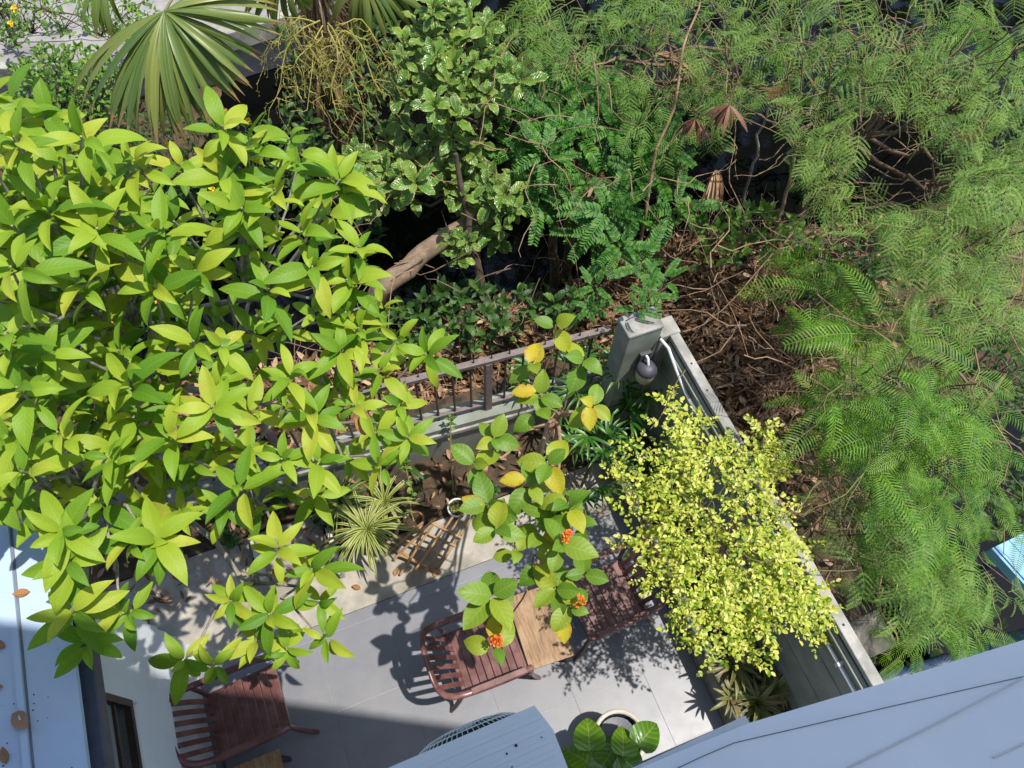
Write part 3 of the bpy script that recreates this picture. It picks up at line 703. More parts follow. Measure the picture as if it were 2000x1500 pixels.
# ================================================================== FURNITURE
def make_chair():
    """maroon slatted plastic armchair; local x forward, y left, origin on the floor"""
    t = thing('garden_chair', 'x', 'chair')
    m = MAT['chair']; B = dict(parent=t, local=True)
    n = 8; x0, x1 = -.235, .255
    for k in range(n):
        a = x0 + (x1 - x0) * k / n + .0024; b = x0 + (x1 - x0) * (k + 1) / n - .0024
        za, zb = .415 + .02 * (k / n), .415 + .02 * ((k + 1) / n)
        g = G(); hw_ = .225 + .02 * k / n
        g.hexa([[a, -hw_, za - .014], [b, -hw_, zb - .014], [b, hw_, zb - .014], [a, hw_, za - .014], [a, -hw_, za], [b, -hw_, zb], [b, hw_, zb], [a, hw_, za]])
        g.build('seat_slat', m, bevel=.004, **B)
    for s in (-1, 1):
        G().bar((x0 - .02, s * .215, .395), (x1 + .01, s * .235, .41), .035, .028).build('seat_rail', m, bevel=.005, **B)
    G().bar((x0 - .012, -.22, .397), (x0 - .012, .22, .397), .03, .035).build('seat_rail', m, bevel=.005, **B)
    G().bar((x1 + .005, -.235, .408), (x1 + .005, .235, .408), .02, .045).build('seat_rail', m, bevel=.006, **B)
    def bx(z): return -.235 - (z - .4) * .52               # raked back plane
    # U shaped back frame flowing into the arms
    pts = []
    for s in (-1, 1):
        side = [(.285, .262, .60), (.20, .272, .625), (.05, .278, .635), (-.12, .277, .64), (-.26, .272, .655), (-.345, .262, .69), (-.395, .238, .745), (-.425, .195, .80), (-.437, .13, .83), (-.44, .06, .838)]
        side = [(x, s * y, z) for x, y, z in side]
        pts = side + pts if s == -1 else pts + side[::-1]
    P = np.array(pts); dd = np.concatenate([[0], np.cumsum(np.linalg.norm(np.diff(P, axis=0), axis=1))])
    ss = np.linspace(0, dd[-1], 46); P = np.c_[[np.interp(ss, dd, P[:, i]) for i in range(3)]].T
    G().tube(P, .026, 10, flat=.6).build('back_frame', m, smooth=True, **B)
    for k, y in enumerate(np.linspace(-.165, .165, 6)):
        top = .835 - abs(y) ** 2 * 1.5; q = []
        for f in np.linspace(0, 1, 6):
            z = .405 + (top - .405) * f; q.append((bx(z) + .018 * math.sin(f * 3.1) + .012, y * (1 + .12 * f), z))
        g = G()
        for i in range(5): g.bar(q[i], q[i + 1], .036, .012, up=np.array([1., 0, .4]))
        g.build('back_slat', m, **B)
    for s in (-1, 1):
        G().tube([(.285, s * .262, .60), (.292, s * .262, .5), (.29, s * .258, .40), (.30, s * .262, .25), (.335, s * .275, .1), (.375, s * .287, .0)], [.019, .02, .022, .021, .02, .018], 8, flat=.8).build('leg', m, smooth=True, **B)
        G().tube([(-.30, s * .268, .655), (-.275, s * .25, .52), (-.262, s * .238, .42), (-.285, s * .245, .25), (-.335, s * .262, .1), (-.385, s * .275, .0)], [.018, .02, .022, .021, .02, .018], 8, flat=.8).build('leg', m, smooth=True, **B)
        a = [(.24, s * .267, .642), (-.2, s * .272, .66)]
        G().bar(*a, .048, .012).build('armrest', m, bevel=.005, **B)
    return t
c1 = make_chair(); c1['group'] = 'maroon slatted garden chairs'
c1.location = hw(.36, .985, .002); c1.rotation_euler.z = HA - .02
c1['label'] = 'maroon slatted chair in full sun left of the small wooden table'
c2 = copy_tree(c1); c2.location = hw(1.415, 1.02, .002); c2.rotation_euler.z = HA + math.pi + .05
c2['label'] = 'dark maroon slatted chair shaded by the golden shrub, right of the table'
c3 = copy_tree(c1); c3.location = hw(-1.445, 1.235, .002); c3.rotation_euler.z = HA + .03
c3['label'] = 'dark maroon slatted chair in shade against the white board wall'
def make_table():
    t = thing('side_table', 'x', 'table')
    B = dict(parent=t, local=True)
    for k in range(1):
        G().box((0, 0, .437), (.375, .585, .022)).build('table_top', MAT['wood'], bevel=.004, **B)
    G().box((0, 0, .405), (.32, .53, .04)).build('apron', MAT['dark_wood'], **B)
    for sx in (-1, 1):
        for sy in (-1, 1):
            G().hexa([[sx * .155 - .016, sy * .25 - .016, 0], [sx * .155 + .016, sy * .25 - .016, 0], [sx * .155 + .016, sy * .25 + .016, 0], [sx * .155 - .016, sy * .25 + .016, 0],
                      [sx * .145 - .02, sy * .24 - .02, .425], [sx * .145 + .02, sy * .24 - .02, .425], [sx * .145 + .02, sy * .24 + .02, .425], [sx * .145 - .02, sy * .24 + .02, .425]]).build('leg', MAT['dark_wood'], bevel=.003, **B)
    return t
t1 = make_table(); t1['group'] = 'small wooden side tables'; t1.location = hw(.835, 1.0, .002); t1.rotation_euler.z = HA - .06
t1['label'] = 'small worn wooden table standing between two maroon chairs'
t2 = copy_tree(t1); t2.location = hw(-1.47, .60, .002); t2.rotation_euler.z = HA + .0
t2['label'] = 'small wooden table at the bottom edge beside the shaded left chair'

# ================================================================== POTS, TRELLIS
def pot(name, label, c, r, h, mat, rim=None, soil=True, group=None):
    c = np.asarray(c, float)
    t = thing(name, label, 'pot', c, group=group)
    G().lathe([(0, .0), (r * .72, .0), (r * .95, h * .9), (r * .86, h * .9), (r * .80, h * .82)], c, 28).build('pot_body', mat, t, True)
    G().lathe([(r * .86, h * .88), (r * .86, h), (r * 1.0, h + .002), (r * 1.02, h * .97), (r * 1.0, h * .85), (r * .93, h * .84)], c, 28).build('rim', rim or mat, t, True)
    if soil: G().lathe([(0, h * .86), (r * .84, h * .84)], c, 20).build('potting_soil', MAT['soil'], t)
    return t
pA = at(735, 1030, .22); pA[2] = .012
pot('plant_pot', 'wide dusty pink pot holding the yellow striped grassy plant', pA, .20, .24, MAT['mauve_pot'])
pB = at(640, 1000, .2); pB[2] = .03
pot('plant_pot', 'black pot almost hidden under the dark grassy plant', pB, .15, .20, MAT['black'])
pC = at(808, 1017, .18); pC[2] = .025
pot('plant_pot', 'small round terracotta pot behind the bamboo trellis', pC, .092, .17, MAT['terracotta'])
pD = at(893, 992, .16); pD[2] = .025
pot('plant_pot', 'small white rimmed pot of succulents under the round leaved tree', pD, .088, .15, MAT['black'], MAT['white_pot'])
pE = at(1210, 1442, .42); pE[2] = .002
bigpot = pot('plant_pot', 'large glazed blue black pot with pale rim near the canopy', pE, .20, .44, MAT['dark_pot'], MAT['pale_rim'], soil=False)
G().lathe([(0, .34), (.155, .345)], pE, 24).build('water_surface', MAT['dark_pot'], bigpot)
# succulents in the white pot
su = thing('succulent', 'tiny pale green succulents packed in the white rimmed pot', 'plant', pD + np.array([0, 0, .13]))
sb = blade(.022, .016, 3, P_el, .6, .4, .5)
for k in range(26):
    a = random.random() * 6.28; r = .066 * math.sqrt(random.random()); q = pD + np.array([r * math.cos(a), r * math.sin(a), .132])
    g = G(); g.inst(sb, whorl(q, nrm([random.uniform(-.2, .2), random.uniform(-.2, .2), 1]), 6, 1.0, (.5, 1.2), .004)); g.build('rosette', MAT['spider'], su, True)
# bamboo trellis leaning over the bed: two layers of crossing canes
tr = thing('bamboo_trellis', 'diamond lattice trellis of bamboo canes in front of the pots', 'trellis', at(830, 1080, .05))
def cane(a, b, r=.0115): G().tube(wob(a, b, 5, .002), r, 7).build('cane', MAT['bamboo'], tr, True)
o1 = [((770, 1092, .08), (850, 1012, .34)), ((782, 1122, .06), (846, 1024, .36)), ((806, 1120, .06), (884, 1010, .36)), ((828, 1122, .06), (905, 1000, .36))]
o1 += [((752, 1085, .08), (826, 1020, .30)), ((850, 1118, .06), (925, 1005, .34))]
o2 = [((765, 1068, .10), (838, 1110, .06)), ((778, 1084, .08), (862, 1120, .06)), ((770, 1045, .16), (872, 1092, .10)), ((806, 1030, .24), (890, 1068, .18)), ((842, 1022, .32), (902, 1052, .26))]
for a, b in o1: cane(at(*a), at(*b))
for a, b in o2: cane(at(*a) + np.array([0, 0, .016]), at(*b) + np.array([0, 0, .016]))

# ================================================================== GRASSY PLANTS
def grassy(name, label, c, n, L, W, mat, stripe=None, lean=(0, 0), cat='plant'):
    t = thing(name, label, cat, c)
    vs = [blade(L, W, 8, P_la, a0, dr, .35, 0, twist=tw) for a0, dr, tw in ((1.2, 1.9, .2), (.9, 1.9, -.3), (.6, 1.5, .2), (1.35, 2.6, .1))]
    ms = [tmesh('blade', v, mat) for v in vs]
    vs2 = [blade(L, W * .40, 8, P_la, a0, dr, .35, 0, twist=tw) for a0, dr, tw in ((1.2, 1.9, .2), (.9, 1.9, -.3), (.6, 1.5, .2), (1.35, 2.6, .1))] if stripe else None
    ms2 = [tmesh('stripe', v, stripe) for v in vs2] if stripe else None
    for k in range(n):
        az = k * 2.39996 + random.uniform(-.3, .3); d = np.array([math.cos(az) + lean[0], math.sin(az) + lean[1], 0])
        q = c + .02 * nrm(d) * random.random() + np.array([0, 0, .02 * random.random()])
        m = frame(q, nrm(d), UP, random.uniform(.6, 1.1)); j = random.randrange(4)
        o = child_copy('blade', ms[j], t, m)
        if stripe:
            s = bpy.data.objects.new('stripe', ms2[j]); COL.objects.link(s); s.parent = o; s.location = (0, 0, .0012)
    return t
grassy('striped_plant', 'yellow and green striped strap leaved plant arching from the pink pot', at(718, 1037, .36), 60, .46, .030, MAT['spider'], MAT['spider_mid'])
grassy('grass_plant', 'dark green tuft of fine grassy leaves behind the striped plant', at(668, 985, .34), 90, .40, .014, MAT['spider_mid'])
grassy('striped_plant', 'upper striped tuft leaning toward the stick plant', at(752, 985, .36), 30, .38, .024, MAT['spider'], MAT['spider_mid'])
# bromeliads in the right planter
br = [((1432, 1300), 'spiky bromeliad with tan tipped leaves under the golden shrub', 26, .30), ((1475, 1375), 'green bromeliad rosette beside the metal canopy', 24, .28), ((1510, 1345), 'brownish bromeliad rosette against the plank wall', 20, .24),
      ((1425, 1365), 'small spiky bromeliad at the planter kerb', 16, .22)]
for (px, py), lab, n, L in br:
    c = at(px, py, .30)
    t = thing('bromeliad', lab, 'plant', c, group='bromeliads in the right planter')
    vs = [blade(L, .036, 7, P_la, a0, dr, .4) for a0, dr in ((1.2, 1.3), (.9, 1.3), (.5, 1.0))]; ms = [tmesh('blade', v, MAT['brom']) for v in vs]
    for k in range(n):
        az = k * 2.39996; child_copy('blade', ms[min(2, int(3 * k / n))], t, frame(c + np.array([0, 0, .02]), [math.cos(az), math.sin(az), 0], UP, random.uniform(.7, 1.1)))
# a row of spiky leaves along the kerb further up
# lady palms in the fence corner
def lady_palm(label, cs, H):
    t = thing('lady_palm', label, 'palm', at(*cs, .05), group='lady palms in the fence corner')
    base = at(*cs, .05)
    v = [blade(.24, .030, 5, P_la, .35, .8, .3), blade(.24, .026, 5, P_la, .15, .9, .3)]; ms = [tmesh('leaflet', q, MAT['rhapis']) for q in v]
    for k in range(9):
        az = k * 2.4 + random.random(); hgt = H * random.uniform(.55, 1.0); tip = base + np.array([math.cos(az) * .28, math.sin(az) * .28, hgt])
        pts = wob(base + np.array([math.cos(az), math.sin(az), 0]) * .05, tip, 6, .01)
        G().tube(pts, [.008, .004], 5).build('stem', MAT['green_stem'], t, True)
        ax = nrm([math.cos(az) * .6, math.sin(az) * .6, 1]); b = nrm(np.array([math.cos(az), math.sin(az), 0]))
        side = np.cross(UP, b); out = nrm(b + UP * .25)
        for j in range(9):
            q = -1.5 + 3.0 * j / 8 + random.uniform(-.08, .08); d = math.cos(q) * out + math.sin(q) * side
            child_copy('leaflet', ms[j % 2], t, frame(tip, d, UP, random.uniform(.75, 1.1)))
for cs, H, lab in (((1225, 800), 1.0, 'lady palm with narrow finger leaves directly below the pillar lamp'), ((1150, 880), .95, 'lady palm behind the round leaved tree stem'), ((1130, 960), .8, 'low lady palm in shade left of the golden shrub'), ((1080, 800), .8, 'lady palm close to the iron fence'), ((1250, 880), .8, 'lady palm between golden shrub and right wall')):
    lady_palm(lab, cs, H)
# heart leaved plant in front of the canopy
ph = thing('philodendron', 'glossy heart leaved plant half in sun beside the large pot', 'plant', at(1185, 1470, .2))
def P_ht(t): return np.clip(np.sin(math.pi * np.clip(t * .93 + .07, 0, 1) ** .6), 0, 1) ** .7
hv = [blade(.24, .21, 8, P_ht, .2, .9, .28, .03, 6, True), blade(.22, .20, 8, P_ht, .0, .7, .35, .02, 5, True)]
hm = [tmesh('leaf', v, MAT['philo']) for v in hv]
ph0 = at(1180, 1480, .05)
for (px, py, z, ax, ay, s) in ((1150, 1452, .95, -.05, 1, 1.12), (1218, 1462, .95, .1, 1, 1.0), (1262, 1452, .93, .75, .8, 1.0), (1125, 1490, .85, -.9, .5, 1.0), (1185, 1500, .8, -.3, -.5, 1.1), (1230, 1510, .8, .5, -.4, 1.1), (1160, 1530, .75, -.4, -.8, 1), (1205, 1475, .7, .3, .6, .9), (1100, 1515, .75, -.8, -.3, .9)):
    q = at(px, py - 16, z) ; d = nrm(np.array([ax, ay, -.15]))
    q = q - d * .10
    child_copy('leaf', hm[random.randrange(2)], ph, frame(q, d, UP, s, random.uniform(-.3, .3)))
    G().tube(wob(ph0, q, 6, .02), [.008, .005], 6).build('stalk', MAT['green_stem'], ph, True)

# stick plant in the terracotta pot and two young plants by the low wall
def stick_plant(name, label, base, tip, n, L, W, mat, stem, prof=P_ov, tilt=(.7, 1.5), cat='plant', r=.007, from_=.35, tips=1):
    t = thing(name, label, cat, base)
    pts = wob(base, tip, 8, .02); G().tube(pts, [r, r * .5], 6).build('stem', stem, t, True)
    v = [blade(L, W, 6, prof, .2, .8, .25, .02, five=True), blade(L, W * .9, 6, prof, .3, 1.2, .3, -.02, five=True)]; ms = [tmesh('leaf', q, mat) for q in v]
    ax = nrm(np.asarray(tip) - np.asarray(base))
    for m in whorl(np.asarray(tip), nrm(ax + np.array([0, 0, .4])), n // 2, 1.0, tilt, .05):
        child_copy('leaf', ms[random.randrange(2)], t, m)
    for k in range(n - n // 2):
        f = random.uniform(from_, .95); q = pts[int(f * 7)]; az = random.random() * 6.28
        child_copy('leaf', ms[k % 2], t, frame(q, nrm([math.cos(az), math.sin(az), .1]), UP, random.uniform(.6, 1)))
    return t
stick_plant('stick_plant', 'leafy cutting with bare brown stem in the terracotta pot', pC + np.array([0, 0, .14]), at(790, 900, .75), 22, .065, .045, MAT['bush'], MAT['bamboo'], from_=.2)
stick_plant('young_plant', 'young plant with long dark green lance leaves near the low wall', at(830, 985, .05), at(800, 870, .9), 16, .22, .05, MAT['dark_bush'], MAT['bark_dark'], P_la, (.6, 1.5))
stick_plant('young_plant', 'thin young climber with small leaves against the low wall', at(885, 960, .05), at(880, 815, .75), 18, .06, .04, MAT['bush'], MAT['bamboo'], from_=.1)
for (px, py, lab) in ((560, 1000, 'small shaded bushy plant beside the edging board'), (470, 1075, 'small shaded bushy plant under the lime leaves'), (960, 985, 'low leafy plant in the bed behind the wooden table'), (1090, 1010, 'low leafy plant between the table and the golden shrub')):
    b = at(px, py, .04); stick_plant('bed_plant', lab, b, b + np.array([0, 0, .4]), 30, .08, .045, MAT['dark_bush'], MAT['bark_dark'], from_=.1, tilt=(.3, 1.6))

# ================================================================== LIME LEAVED TREE (LEFT)
def magD(x, y): return 2.75 + 1.25 * min(1, max(0, x / 850)) + .35 * (y - 250) / 1000 + .45 * min(1, max(0, (x - 150) / 300)) * min(1, max(0, (y - 950) / 300))
def build_magnolia():
    cen = [(25, 266), (158, 266), (252, 315), (434, 245), (483, 276), (564, 270), (651, 343), (189, 445), (312, 445), (472, 406), (535, 368), (590, 452), (150, 550), (381, 528), (525, 563), (675, 609),
           (378, 665), (434, 675), (248, 745), (413, 794), (567, 731), (665, 686), (112, 843), (465, 948), (550, 896), (623, 900), (32, 756), (210, 892), (679, 532), (678, 546), (832, 690), (700, 640), (780, 791),
           (737, 906), (797, 854), (119, 1038), (248, 1062), (308, 1052), (161, 1251), (140, 1195), (241, 1199), (434, 989), (451, 1174), (525, 1199), (500, 1251), (413, 1300), (560, 1269), (623, 1178), (630, 1248),
           (609, 1111), (542, 1069), (133, 1097), (360, 1290), (702, 480), (664, 350), (20, 520), (10, 650), (40, 920), (90, 400), (440, 340), (300, 560), (90, 690), (330, 850), (740, 720), (610, 810), (690, 790), (500, 480), (610, 520)]
    poly = [(-60, 200), (60, 180), (180, 270), (330, 330), (420, 230), (600, 260), (690, 350), (720, 480), (700, 520), (780, 640), (840, 690), (790, 800), (780, 900), (640, 960), (560, 1000), (400, 1010), (120, 1030), (-60, 980)]
    fill = scatter(poly, 57, pre=cen, tries=2500, holes=[[(300, 330), (400, 330), (400, 400), (290, 400)], [(195, 600), (300, 600), (290, 680), (215, 680)]])
    fill += scatter([(-60, 260), (200, 300), (360, 430), (360, 900), (-60, 960)], 56, tries=900)
    tips = [atd(x, y, magD(x, y) * random.uniform(.97, 1.04)) for x, y in cen]
    tips += [atd(x, y, magD(x, y) * random.uniform(1.06, 1.30)) for x, y in fill]
    base = at(330, 985, .03); fork = base + np.array([.15, .25, 1.75])
    t = thing('lime_tree', 'large tree with lime green pointed leaves filling the left half', 'tree', base)
    skeleton(t, base, fork, tips, MAT['bark_pale'], .065, 12, .005, .35)
    vs = [blade(.205, .074, 8, P_ov, .25, .75, .30, .03, 8, True), blade(.215, .068, 8, P_ov, .4, 1.2, .22, .04, 7, True), blade(.195, .072, 8, P_ov, .1, .4, .36, .025, 9, True), blade(.21, .07, 8, P_ov, .3, 1.0, .18, -.04, 6, True, .35),
          blade(.19, .066, 8, P_ov, .5, 1.7, .4, .06, 7, True, -.3), blade(.155, .062, 8, P_el, .35, .9, .45, .05, 10, True, .2), blade(.225, .078, 8, P_ov, .2, 1.3, .12, .05, 8, True, -.25)]
    ms = [tmesh('leaf', v, MAT['magnolia']) for v in vs]
    mats = []
    for i, c in enumerate(tips):
        ax = nrm(np.array([random.uniform(-.4, .4), random.uniform(-.5, .3), 1.0]))
        mats += whorl(c, ax, random.randint(7, 10) if i < len(cen) else random.randint(6, 8), random.uniform(.78, 1.12), (.85, 1.9), .06)
    random.shuffle(mats)
    leaves_as_parts(t, mats, ms, vs, MAT['magnolia'])
    # a few leaves gone orange
    ov = blade(.17, .07, 8, P_ov, .4, 1.6, .5, .05, 8, True); om = tmesh('leaf', ov, MAT['dry_orange'])
    for px, py in ((262, 1035), (530, 1112), (692, 815)):
        child_copy('leaf', om, t, frame(atd(px, py, magD(px, py) * 1.03), [random.uniform(-1, 1), -.5, -.4], UP, .8))
build_magnolia()

# ================================================================== ROUND LEAVED TREE WITH ORANGE FLOWERS
def build_cordia():
    # px, py, height, leaves
    cl = [(1085, 635, 2.75, 4), (1040, 710, 2.7, 4), (1140, 700, 2.6, 6), (1160, 790, 2.6, 6), (1055, 770, 2.55, 6), (1050, 800, 2.5, 5), (965, 855, 2.45, 7), (925, 905, 2.45, 6), (1070, 905, 2.5, 7),
          (1035, 950, 2.4, 6), (950, 985, 2.5, 6), (970, 1030, 2.55, 7), (1110, 985, 2.5, 7), (1075, 1000, 2.4, 6), (1100, 1060, 2.45, 6), (1060, 1040, 2.3, 6), (963, 1162, 2.2, 7), (970, 1200, 2.0, 4),
          (1085, 1150, 2.2, 7), (1115, 1185, 2.15, 6), (1060, 1100, 2.2, 6), (968, 1262, 1.95, 4), (1010, 1075, 2.35, 5), (1130, 1020, 2.4, 5), (1140, 1120, 2.2, 4)]
    base = at(1010, 960, .05)
    t = thing('round_leaf_tree', 'slender tree with rounded yellow green leaves and orange flower heads', 'tree', base)
    fork = at(1085, 820, 1.75)
    tips = [at(x, y, z) for x, y, z, n in cl]
    skeleton(t, base, fork, tips, MAT['twig'], .034, 7, .004, .25, .03)
    vs = [blade(.158, .100, 8, P_ov, .2, .7, .22, .04, 7, True), blade(.165, .104, 8, P_ov, .35, 1.3, .3, .05, 6, True, .2), blade(.15, .100, 8, P_el, .05, .5, .35, .04, 8, True, -.2)]
    ms = [tmesh('leaf', v, MAT['cordia']) for v in vs]; my = tmesh('leaf', vs[0], MAT['cordia_yellow'])
    mats = []
    for (x, y, z, n), c in zip(cl, tips):
        ax = nrm(np.array([random.uniform(-.35, .35), random.uniform(-.45, .3), 1.0])); mats += whorl(c, ax, max(3, n - 2), random.uniform(.95, 1.25), (.95, 1.8), .05)
    leaves_as_parts(t, mats, ms, vs, MAT['cordia'])
    for px, py, z, d in ((1150, 815, 2.6, (.2, -1, -.5)), (1003, 937, 2.45, (-1, -.1, 0)), (1025, 765, 2.6, (-1, -.1, 0)), (925, 985, 2.5, (-.8, .5, 0)), (1100, 1230, 2.05, (.2, -1, -.4)), (965, 1225, 2.0, (.1, -1, -.3)), (1040, 690, 2.75, (.3, 1, 0))):
        q = at(px, py, z); d = nrm(d); child_copy('leaf', my, t, frame(q - d * .07, d, UP, 1.0)).__setitem__('label', 'leaf turned yellow')
    # flower heads
    pv = blade(.016, .012, 3, P_ob, .7, 1.2, .2)
    for px, py, z in ((1108, 1047, 2.52), (970, 1252, 2.02), (1133, 1172, 2.22)):
        c = at(px, py, z); g = G()
        for k in range(34 if px != 1133 else 14):
            d = nrm(rng.normal(0, 1, 3) + np.array([0, 0, .9])); q = c + d * random.uniform(.015, .036)
            g.inst(pv, whorl(q, d, 5, 1.0, (.9, 1.1), 0))
            g.tube([c, q], .0018, 4)
        g.build('flower_head', MAT['orange'], t, True)
build_cordia()

# ================================================================== GOLDEN SHRUB
def spray_tpl(L, n, l, w, droop=.6):
    """a twig with paired small leaves as one template"""
    g = G(); tw = blade(L, .006, 6, lambda t: np.ones_like(t), .15, droop, 0)
    V = tw[0]; cen = V[1::3]
    for i in range(n):
        f = (i + .6) / n; k = f * (len(cen) - 1); j = int(min(k, len(cen) - 2)); q = cen[j] + (cen[j + 1] - cen[j]) * (k - j); tan = nrm(cen[j + 1] - cen[j])
        lf = blade(l * (1 - .35 * f) * random.uniform(.7, 1.2), w * (1 - .3 * f) * random.uniform(.75, 1.15), 3, P_el, .35, random.uniform(.2, 1.2), .35)
        for s in (-1, 1):
            if random.random() < .12: continue
            d = nrm(np.array([s * 1.0, 0, random.uniform(-.25, .6)]) + tan * random.uniform(.1, 1.1)); g.inst(lf, [frame(q + rng.normal(0, .005, 3), d, UP, random.uniform(.75, 1.15), random.uniform(-.6, .6))])
    g.inst(blade(l, w, 3, P_el, .3, .4, .3), [frame(cen[-1], cen[-1] - cen[-2])])
    return g.tpl()
def build_golden():
    base = hw(2.27, .95, .26)
    t = thing('golden_shrub', 'dense shrub of tiny yellow green leaves hanging over the right wall', 'shrub', base)
    shoots = []
    poly = [(1300, 775), (1330, 830), (1440, 870), (1490, 830), (1545, 900), (1560, 1060), (1625, 1200), (1590, 1250), (1520, 1280), (1430, 1285), (1330, 1245), (1300, 1170), (1240, 1120), (1190, 1070), (1200, 990), (1180, 930), (1240, 850)]
    tips = []; cx, cy = 1395, 1035
    ends = scatter(poly, 35, tries=3000) + [(1305, 775), (1495, 835), (1545, 905), (1615, 1205), (1460, 1285), (1400, 1280), (1335, 1245), (1260, 1130), (1375, 820), (1590, 1250)]
    for x, y in ends:                          # arching shoots, each set with sprigs along its outer part
        rr = min(1.05, math.hypot((x - cx) / 230, (y - cy) / 280)); ze = 2.10 - .42 * rr ** 2 + random.uniform(-.22, .12)
        a0 = at(cx + (x - cx) * .35 + random.uniform(-30, 30), cy + (y - cy) * .35 + random.uniform(-30, 30), 1.85 + random.uniform(-.15, .15)); b0 = at(x, y, ze)
        L = np.linalg.norm(b0 - a0); m = max(3, int(L / .045)); W = wob(a0, b0, m + 1, .03, -.06); shoots.append(W)
        for i in range(1, m + 1):
            if i / m > .25 or random.random() < .5: tips.append((W[i], nrm(W[i] - W[i - 1]), rr))
    idx = rng.choice(len(tips), 34, replace=False)
    skeleton(t, base, hw(2.22, .95, 1.2), [tips[i][0] - np.array([0, 0, .06]) for i in idx], MAT['twig'], .03, 6, .003, .3, .03)
    vs = [spray_tpl(.13, 5, .046, .028, .6), spray_tpl(.15, 6, .044, .026, 1.1), spray_tpl(.10, 4, .048, .03, .2), spray_tpl(.11, 4, .040, .026, 1.4), spray_tpl(.16, 6, .046, .027, .3)]
    ms = [tmesh('sprig', v, MAT['golden']) for v in vs]
    mats = []
    g = G()
    for W in shoots: g.tube(W, [.004, .0015], 4)
    tag(g.build('shoots', MAT['green_stem'], t, True), kind='stuff')
    for c, tan, rr in tips:
        for k in range(1 if random.random() < .45 else 2):
            az = random.choice((-1, 1)) * random.uniform(.3, 1.2); d = np.array([tan[0] * math.cos(az) - tan[1] * math.sin(az), tan[0] * math.sin(az) + tan[1] * math.cos(az), random.uniform(-.35, .45)])
            mats.append(frame(c, nrm(d), nrm(UP + rng.normal(0, .35, 3)), random.uniform(.6, 1.1)))
    leaves_as_parts(t, mats, ms, vs, MAT['golden'], name='sprig')
build_golden()

# ================================================================== FEATHERY TREES
def bipinnate(L, npair, pl, nl, ll, lw, droop=.9):
    g = G(); t = np.linspace(0, 1, 8); ang = .2 - droop * t
    c = np.c_[np.zeros(8), np.cumsum(np.cos(ang)) * L / 8, np.cumsum(np.sin(ang)) * L / 8]
    def strip(P, w):
        P = np.asarray(P); m = len(P); tn = np.gradient(P, axis=0); sd = np.array([nrm(np.cross(q, UP)) for q in tn]); V = np.vstack([P - sd * w, P + sd * w])
        g.add(V, [[i, i + 1, m + i + 1, m + i] for i in range(m - 1)])
    strip(c, .0016)
    for i in range(npair):
        f = .18 + .8 * i / (npair - 1); k = f * 7; j = int(min(k, 6)); q = c[j] + (c[j + 1] - c[j]) * (k - j); tan = nrm(c[j + 1] - c[j])
        for s in (-1, 1):
            d = nrm(np.array([s * 1.0, 0, .12]) + tan * .75); le = pl * (.65 + .5 * math.sin(math.pi * (f * .8 + .1))); m = 5
            dr = random.uniform(.3, .8); pts = [q]
            for e in range(m): pts.append(pts[-1] + nrm(d + np.array([0, 0, -dr * (e / m)])) * le / m)
            pts = np.array(pts); strip(pts, .0010)
            sd = nrm(np.cross(d, UP)); V = []; F = []
            for e in range(nl):
                ff = (e + .7) / nl * m; jj = int(min(ff, m - 1)); b = pts[jj] + (pts[jj + 1] - pts[jj]) * (ff - jj); tg = nrm(pts[min(jj + 1, m)] - pts[jj])
                for r in (-1, 1):
                    dd = nrm(sd * r + tg * .45 + np.array([0, 0, .1])); l_ = ll * (1 - .4 * (e / nl) ** 2); o = len(V)
                    V += [b - tg * lw * .3, b + dd * l_ * .55 - tg * lw * .5, b + dd * l_, b + dd * l_ * .55 + tg * lw * .5]; F.append([o, o + 1, o + 2, o + 3])
            g.add(V, F)
    return g.tpl()
def comb(L, n, pl, w, droop=.9):
    g = G(); m = 10; t = np.linspace(0, 1, m); ang = .25 - droop * t
    c = np.c_[np.zeros(m), np.cumsum(np.cos(ang)) * L / m, np.cumsum(np.sin(ang)) * L / m]
    sd0 = np.array([1., 0, 0]); g.add(np.vstack([c - sd0 * .0022, c + sd0 * .0022]), [[i, i + 1, m + i + 1, m + i] for i in range(m - 1)])
    for i in range(n):
        f = .1 + .9 * i / (n - 1); k = f * (m - 1); j = int(min(k, m - 2)); q = c[j] + (c[j + 1] - c[j]) * (k - j); tan = nrm(c[j + 1] - c[j])
        le = pl * (.25 + .85 * math.sin(math.pi * (f * .84 + .12)))
        for s in (-1, 1):
            d = nrm(np.array([s * 1.0, 0, .15]) + tan * .55); a = q + d * le * .5 + np.array([0, 0, .004]); e = q + d * le + np.array([0, 0, -le * .18])
            g.add([q - tan * w * .25, a - tan * w * .5, e, a + tan * w * .5, q + tan * w * .25], [[0, 1, 3, 4]]); g.add([a - tan * w * .5, e, a + tan * w * .5], [[0, 1, 2]])
    # triangles and quads cannot share a template: split triangles into degenerate-free quads
    V = np.vstack(g.V); F = []
    for f in g.F:
        if f.shape[1] == 4: F += f.tolist()
    base = [];
    U = np.zeros((len(V), 2)); V = list(V)
    for f in g.F:
        if f.shape[1] == 3:
            for a, b, c_ in f:
                mid = (V[a] + V[b]) / 2; V.append(mid); F.append([a, len(V) - 1, b, c_])
    V = np.array(V); return V, np.array(F), np.zeros((len(V), 2))
BIP = [bipinnate(.24, 6, .11, 14, .0105, .0046, 1.1), bipinnate(.26, 6, .105, 14, .0105, .0046, 1.7), bipinnate(.22, 5, .115, 14, .0105, .0046, .7)]
COMB = [comb(.46, 19, .11, .0105, .8), comb(.42, 18, .105, .0105, 1.3), comb(.50, 21, .11, .0105, .4)]
BIPM = [tmesh('leaf', v, MAT['leuc'], False) for v in BIP]
COMBM = [tmesh('leaf', v, MAT['comb'], False) for v in COMB]
